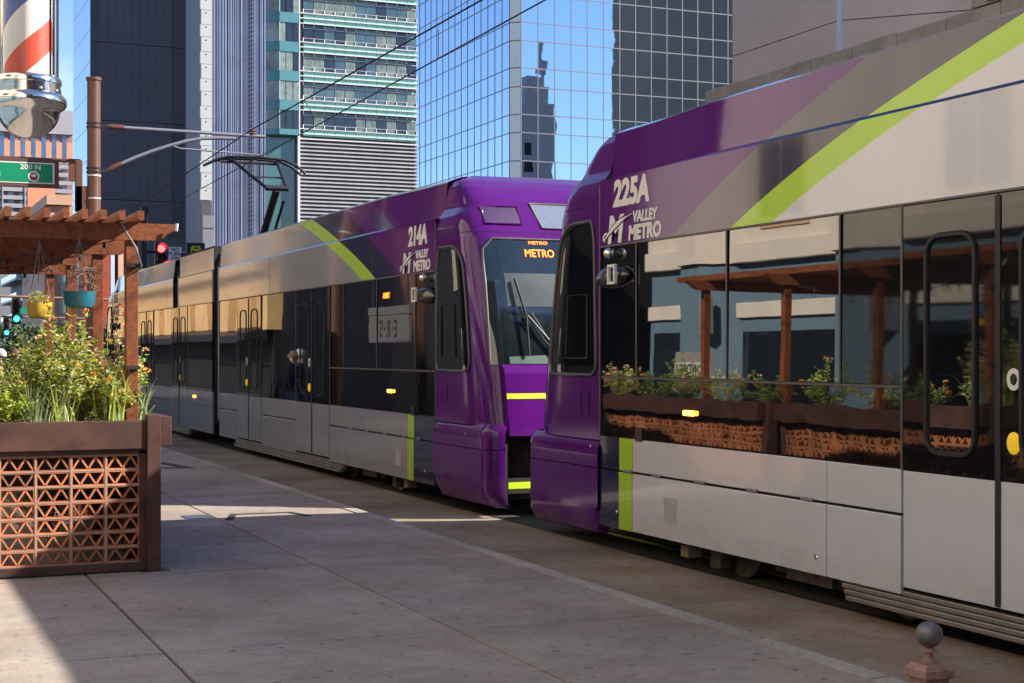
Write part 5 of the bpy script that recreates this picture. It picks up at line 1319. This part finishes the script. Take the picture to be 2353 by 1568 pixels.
b = MB(); b.lathe([(.1, 0), (.08, 6)], (0, 0, 0), 16); b.tube([(0, 0, 4.7), (2.4, 0, 4.62)], .04, 8); b.box(-.1, .1, -.1, .1, 5.8, 6.0); obj('shaft', b, M['darkmetal'], t)
for (x, y, z, x1, lb) in ((3.0, 62.6, 3.95, 9.6, 'copper coloured mast arm carrying two green traffic lights'), (5.0, 90.3, 3.78, 12.0, 'farther copper coloured mast arm above the dark trees')):
    t = thing('mast_arm', lb, 'pole', (x, y, 0)); b = MB(); b.tube([(0, 0, z), (x1 - x, 0, z - .12)], .05, 8); b.tube([(x1 - x, 0, z + .3), (x1 - x, 0, 0)], .1, 10); obj('arm', b, M['pinkiron'], t, smooth=60)
t = thing('street_sign', 'tiny green street sign hung on the far mast arm', 'sign', (7.9, 90, 3.95)); b = MB(); b.box(0, 1.15, -.02, .02, -.05, .26); obj('green_panel', b, pm('sign_green_far', (.0, .25, .16), .5), t)
t = thing('no_turn_sign', 'white sign reading NO TURN ON RED beside the red traffic light', 'sign', (8.52, 45.2, 4.54))
b = MB(); b.box(-.19, .19, -.01, .01, -.29, .29); obj('plate', b, M['stripe_w'], t)
for k, wrd in enumerate(('NO', 'TURN', 'ON', 'RED')): text('lettering', wrd, .145, (0, -.013, .165 - k * .132), (1, 0, 0), (0, 0, 1), M['wire'], t, align='CENTER', bold=.003)
t = thing('tram_warning_sign', 'dark square sign with a yellow tram front symbol', 'sign', (9.13, 45.2, 4.64))
b = MB(); b.box(-.27, .27, 0, .06, -.33, .33); obj('plate', b, M['darkmetal'], t)
b = MB()
for poly in ([(-.15, -.22), (-.15, .16), (-.1, .23), (.1, .23), (.15, .16), (.15, -.22)],): b.prism(poly, lambda p: (p[0], -.02, p[1]), lambda p: (p[0], 0, p[1]))
obj('tram_symbol', b, pm('sign_yellow', (.75, .72, .03), .5, var=.02), t)
b = MB(); b.box(-.12, -.015, -.025, -.02, -.06, .1); b.box(.015, .12, -.025, -.02, -.06, .1); b.box(-.08, .08, -.025, -.02, .15, .19); b.box(-.13, -.06, -.025, -.02, -.18, -.14); b.box(.06, .13, -.025, -.02, -.18, -.14); obj('symbol_window', b, M['wire'], t)
b = MB(); b.box(-.03, .03, 0, .05, .33, .52); b.box(-.62, .3, .02, .06, .02, .06); obj('mount', b, M['white_panel'], t)

# trees beyond
def tree(label, x, y, h, rad, seed, zc=None, n=900):
    random.seed(seed); t = thing('street_tree', label, 'tree', (x, y, 0), group=None)
    b = MB(); b.tube([(0, 0, 0), (.05, 0, h * .3), (.1, .05, h * .62)], [.14, .11, .06], 8)
    for k in range(6):
        a = random.uniform(0, 2 * PI); b.tube([(.05, 0, h * .32), (rad * .4 * math.cos(a), rad * .4 * math.sin(a), h * .55), (rad * .75 * math.cos(a), rad * .75 * math.sin(a), h * .78)], [.06, .04, .015], 5)
    obj('trunk', b, M['bark'], t, smooth=60)
    b = MB(); cl = [(Vector((random.gauss(0, rad * .45), random.gauss(0, rad * .45), h * random.uniform(.45, .95))), random.uniform(.3, .6) * rad) for _ in range(12)]
    for i in range(n):
        c, r = random.choice(cl); leafy(b, c + rv() * r * random.uniform(.5, 1), rv(), rv(), .28, .2)
    obj('crown', b, M['tree'], t, kind='stuff'); return t
for i, (x, y, h, lb) in enumerate(((8.2, 97, 3.2, 'dark bushy street tree at the far left edge under the green lights'), (9.7, 101, 3.4, 'dark rounded tree left of the yellow pot'), (11.3, 99, 3.1, 'dark tree low behind the lantana'), (12.9, 104, 3.4, 'dark tree right of the lantana top'), (14.6, 100, 3.6, 'dark tree close to the distant train end'))): tree(lb, x, y, h, 1.5, 40 + i)

# fence post with a ball, front right
t = thing('iron_fence', 'dusty copper coloured fence post with a grey ball finial at the bottom right', 'fence', (3.74, 4.71, .1))
b = MB(); b.box(-.052, .052, -.052, .052, 0, .40); obj('post', b, M['pinkiron'], t, bevel=.003)
b = MB(); b.box(-.068, .068, -.068, .068, .40, .435); obj('cap', b, M['pinkiron'], t, bevel=.004)
b = MB(); b.prism([(-.062, -.062), (.062, -.062), (.062, .062), (-.062, .062)], lambda p: (p[0], p[1], .435), lambda p: (p[0] * .72, p[1] * .72, .452)); obj('cap_top', b, M['pinkiron'], t)
b = MB(); b.lathe([(.034, .448), (.034, .455), (.022, .468), (.014, .478), (.014, .488), (.028, .496), (.028, .502), (.012, .512)], (0, 0, 0), 28); obj('finial_neck', b, M['pinkiron'], t, smooth=50)
b = MB(); b.lathe([(.0005 + .050 * math.sin(PI * k / 24), .560 - .050 * math.cos(PI * k / 24)) for k in range(25)], (0, 0, 0), 40); obj('ball', b, M['ballsteel'], t, smooth=80)
b = MB(); b.box(-.022, .022, -2.6, -.052, .355, .385); b.box(-.022, .022, -2.6, -.052, .06, .09); obj('rail', b, M['pinkiron'], t, bevel=.003)
for k in range(18):
    b = MB(); y = -.18 - k * .13; b.box(-.009, .009, y - .009, y + .009, .09, .355); obj('baluster', b, M['pinkiron'], t)

# ================================================================ PEOPLE
def person(label, x, y, rz, top, trou, hair, phase=1):
    t = thing('person', label, 'person', (x, y, .1 if y < 29 else 0), rz)
    J = {'pel': (0, 0, .95, .125), 'ch': (0, .02, 1.25, .13), 'sh': (0, .0, 1.42, .105), 'nk': (0, .02, 1.52, .052), 'hd0': (0, .03, 1.60, .072), 'hd': (0, .03, 1.70, .085), 'hd1': (0, .02, 1.77, .055)}
    for s, q in ((-1, 'l'), (1, 'r')):
        f = s * phase
        J['hp' + q] = (s * .09, 0, .9, .1); J['kn' + q] = (s * .1, .14 * f + .03, .5, .065); J['an' + q] = (s * .1, .28 * f - .06, .10, .042); J['toe' + q] = (s * .1, .28 * f + .1, .045, .035)
        J['sd' + q] = (s * .185, 0, 1.40, .062); J['el' + q] = (s * .24, -.1 * f, 1.12, .045); J['wr' + q] = (s * .22, -.14 * f + .12, .9, .032); J['hn' + q] = (s * .21, -.12 * f + .17, .81, .035)
    E = [('pel', 'ch'), ('ch', 'sh'), ('sh', 'nk'), ('nk', 'hd0'), ('hd0', 'hd'), ('hd', 'hd1')]
    for q in 'lr': E += [('pel', 'hp' + q), ('hp' + q, 'kn' + q), ('kn' + q, 'an' + q), ('an' + q, 'toe' + q), ('sh', 'sd' + q), ('sd' + q, 'el' + q), ('el' + q, 'wr' + q), ('wr' + q, 'hn' + q)]
    ks = list(J); me = bpy.data.meshes.new('body'); me.from_pydata([J[k][:3] for k in ks], [(ks.index(a), ks.index(b_)) for a, b_ in E], [])
    o = link('body', me, t); m = o.modifiers.new('s', 'SKIN'); sv = me.skin_vertices[0].data
    for i, k in enumerate(ks): sv[i].radius = (J[k][3] * (1.25 if k in ('ch', 'sh', 'pel') else 1), J[k][3]); sv[i].use_root = (k == 'pel')
    m2 = o.modifiers.new('u', 'SUBSURF'); m2.levels = 1; m2.render_levels = 2
    dg = bpy.context.evaluated_depsgraph_get(); me2 = bpy.data.meshes.new_from_object(o.evaluated_get(dg)); o.modifiers.clear(); o.data = me2
    me2.materials.clear(); sk = M.setdefault('skin', pm('skin', (.38, .22, .15), .6, var=.05))
    for mm in (sk, top, trou, M['wire']): me2.materials.append(mm)
    for p in me2.polygons:
        z = p.center.z; ax = abs(p.center.x); p.use_smooth = True
        if z > 1.5: p.material_index = 0
        elif ax > .17 and z < 1.12: p.material_index = 0
        elif z > .92: p.material_index = 1
        elif z > .11: p.material_index = 2
        else: p.material_index = 3
    b = MB(); b.grid(lambda u, v: (.105 * math.sin(PI * .62 * v) * math.cos(2 * PI * u), .005 + .115 * math.sin(PI * .62 * v) * math.sin(2 * PI * u) - .02 * v, 1.69 + .125 * math.cos(PI * .62 * v)), 16, 8); obj('hair', b, hair, t, smooth=80)
    b = MB(); b.prism([(-.014, 1.665), (.014, 1.665), (.006, 1.71), (-.006, 1.71)], lambda p: (p[0], .11, p[1]), lambda p: (p[0] * .5, .135, p[1] - .008)); obj('nose', b, sk, t)
    return t
hb = pm('brown_hair', (.09, .05, .03), .7)
person('person with brown hair, dark blue top and pale trousers walking behind the plants', 2.98, 33.6, R(-70), pm('navy_top', (.03, .04, .09), .9), pm('pale_jeans', (.26, .30, .45), .9), hb)
person('person in a white cap and dark shirt, cut off by the left edge', 2.72, 33.9, R(100), pm('dark_top', (.04, .04, .05), .9), pm('grey_trousers', (.2, .2, .26), .9), pm('off_white_cap', (.45, .45, .47), .8), -1)
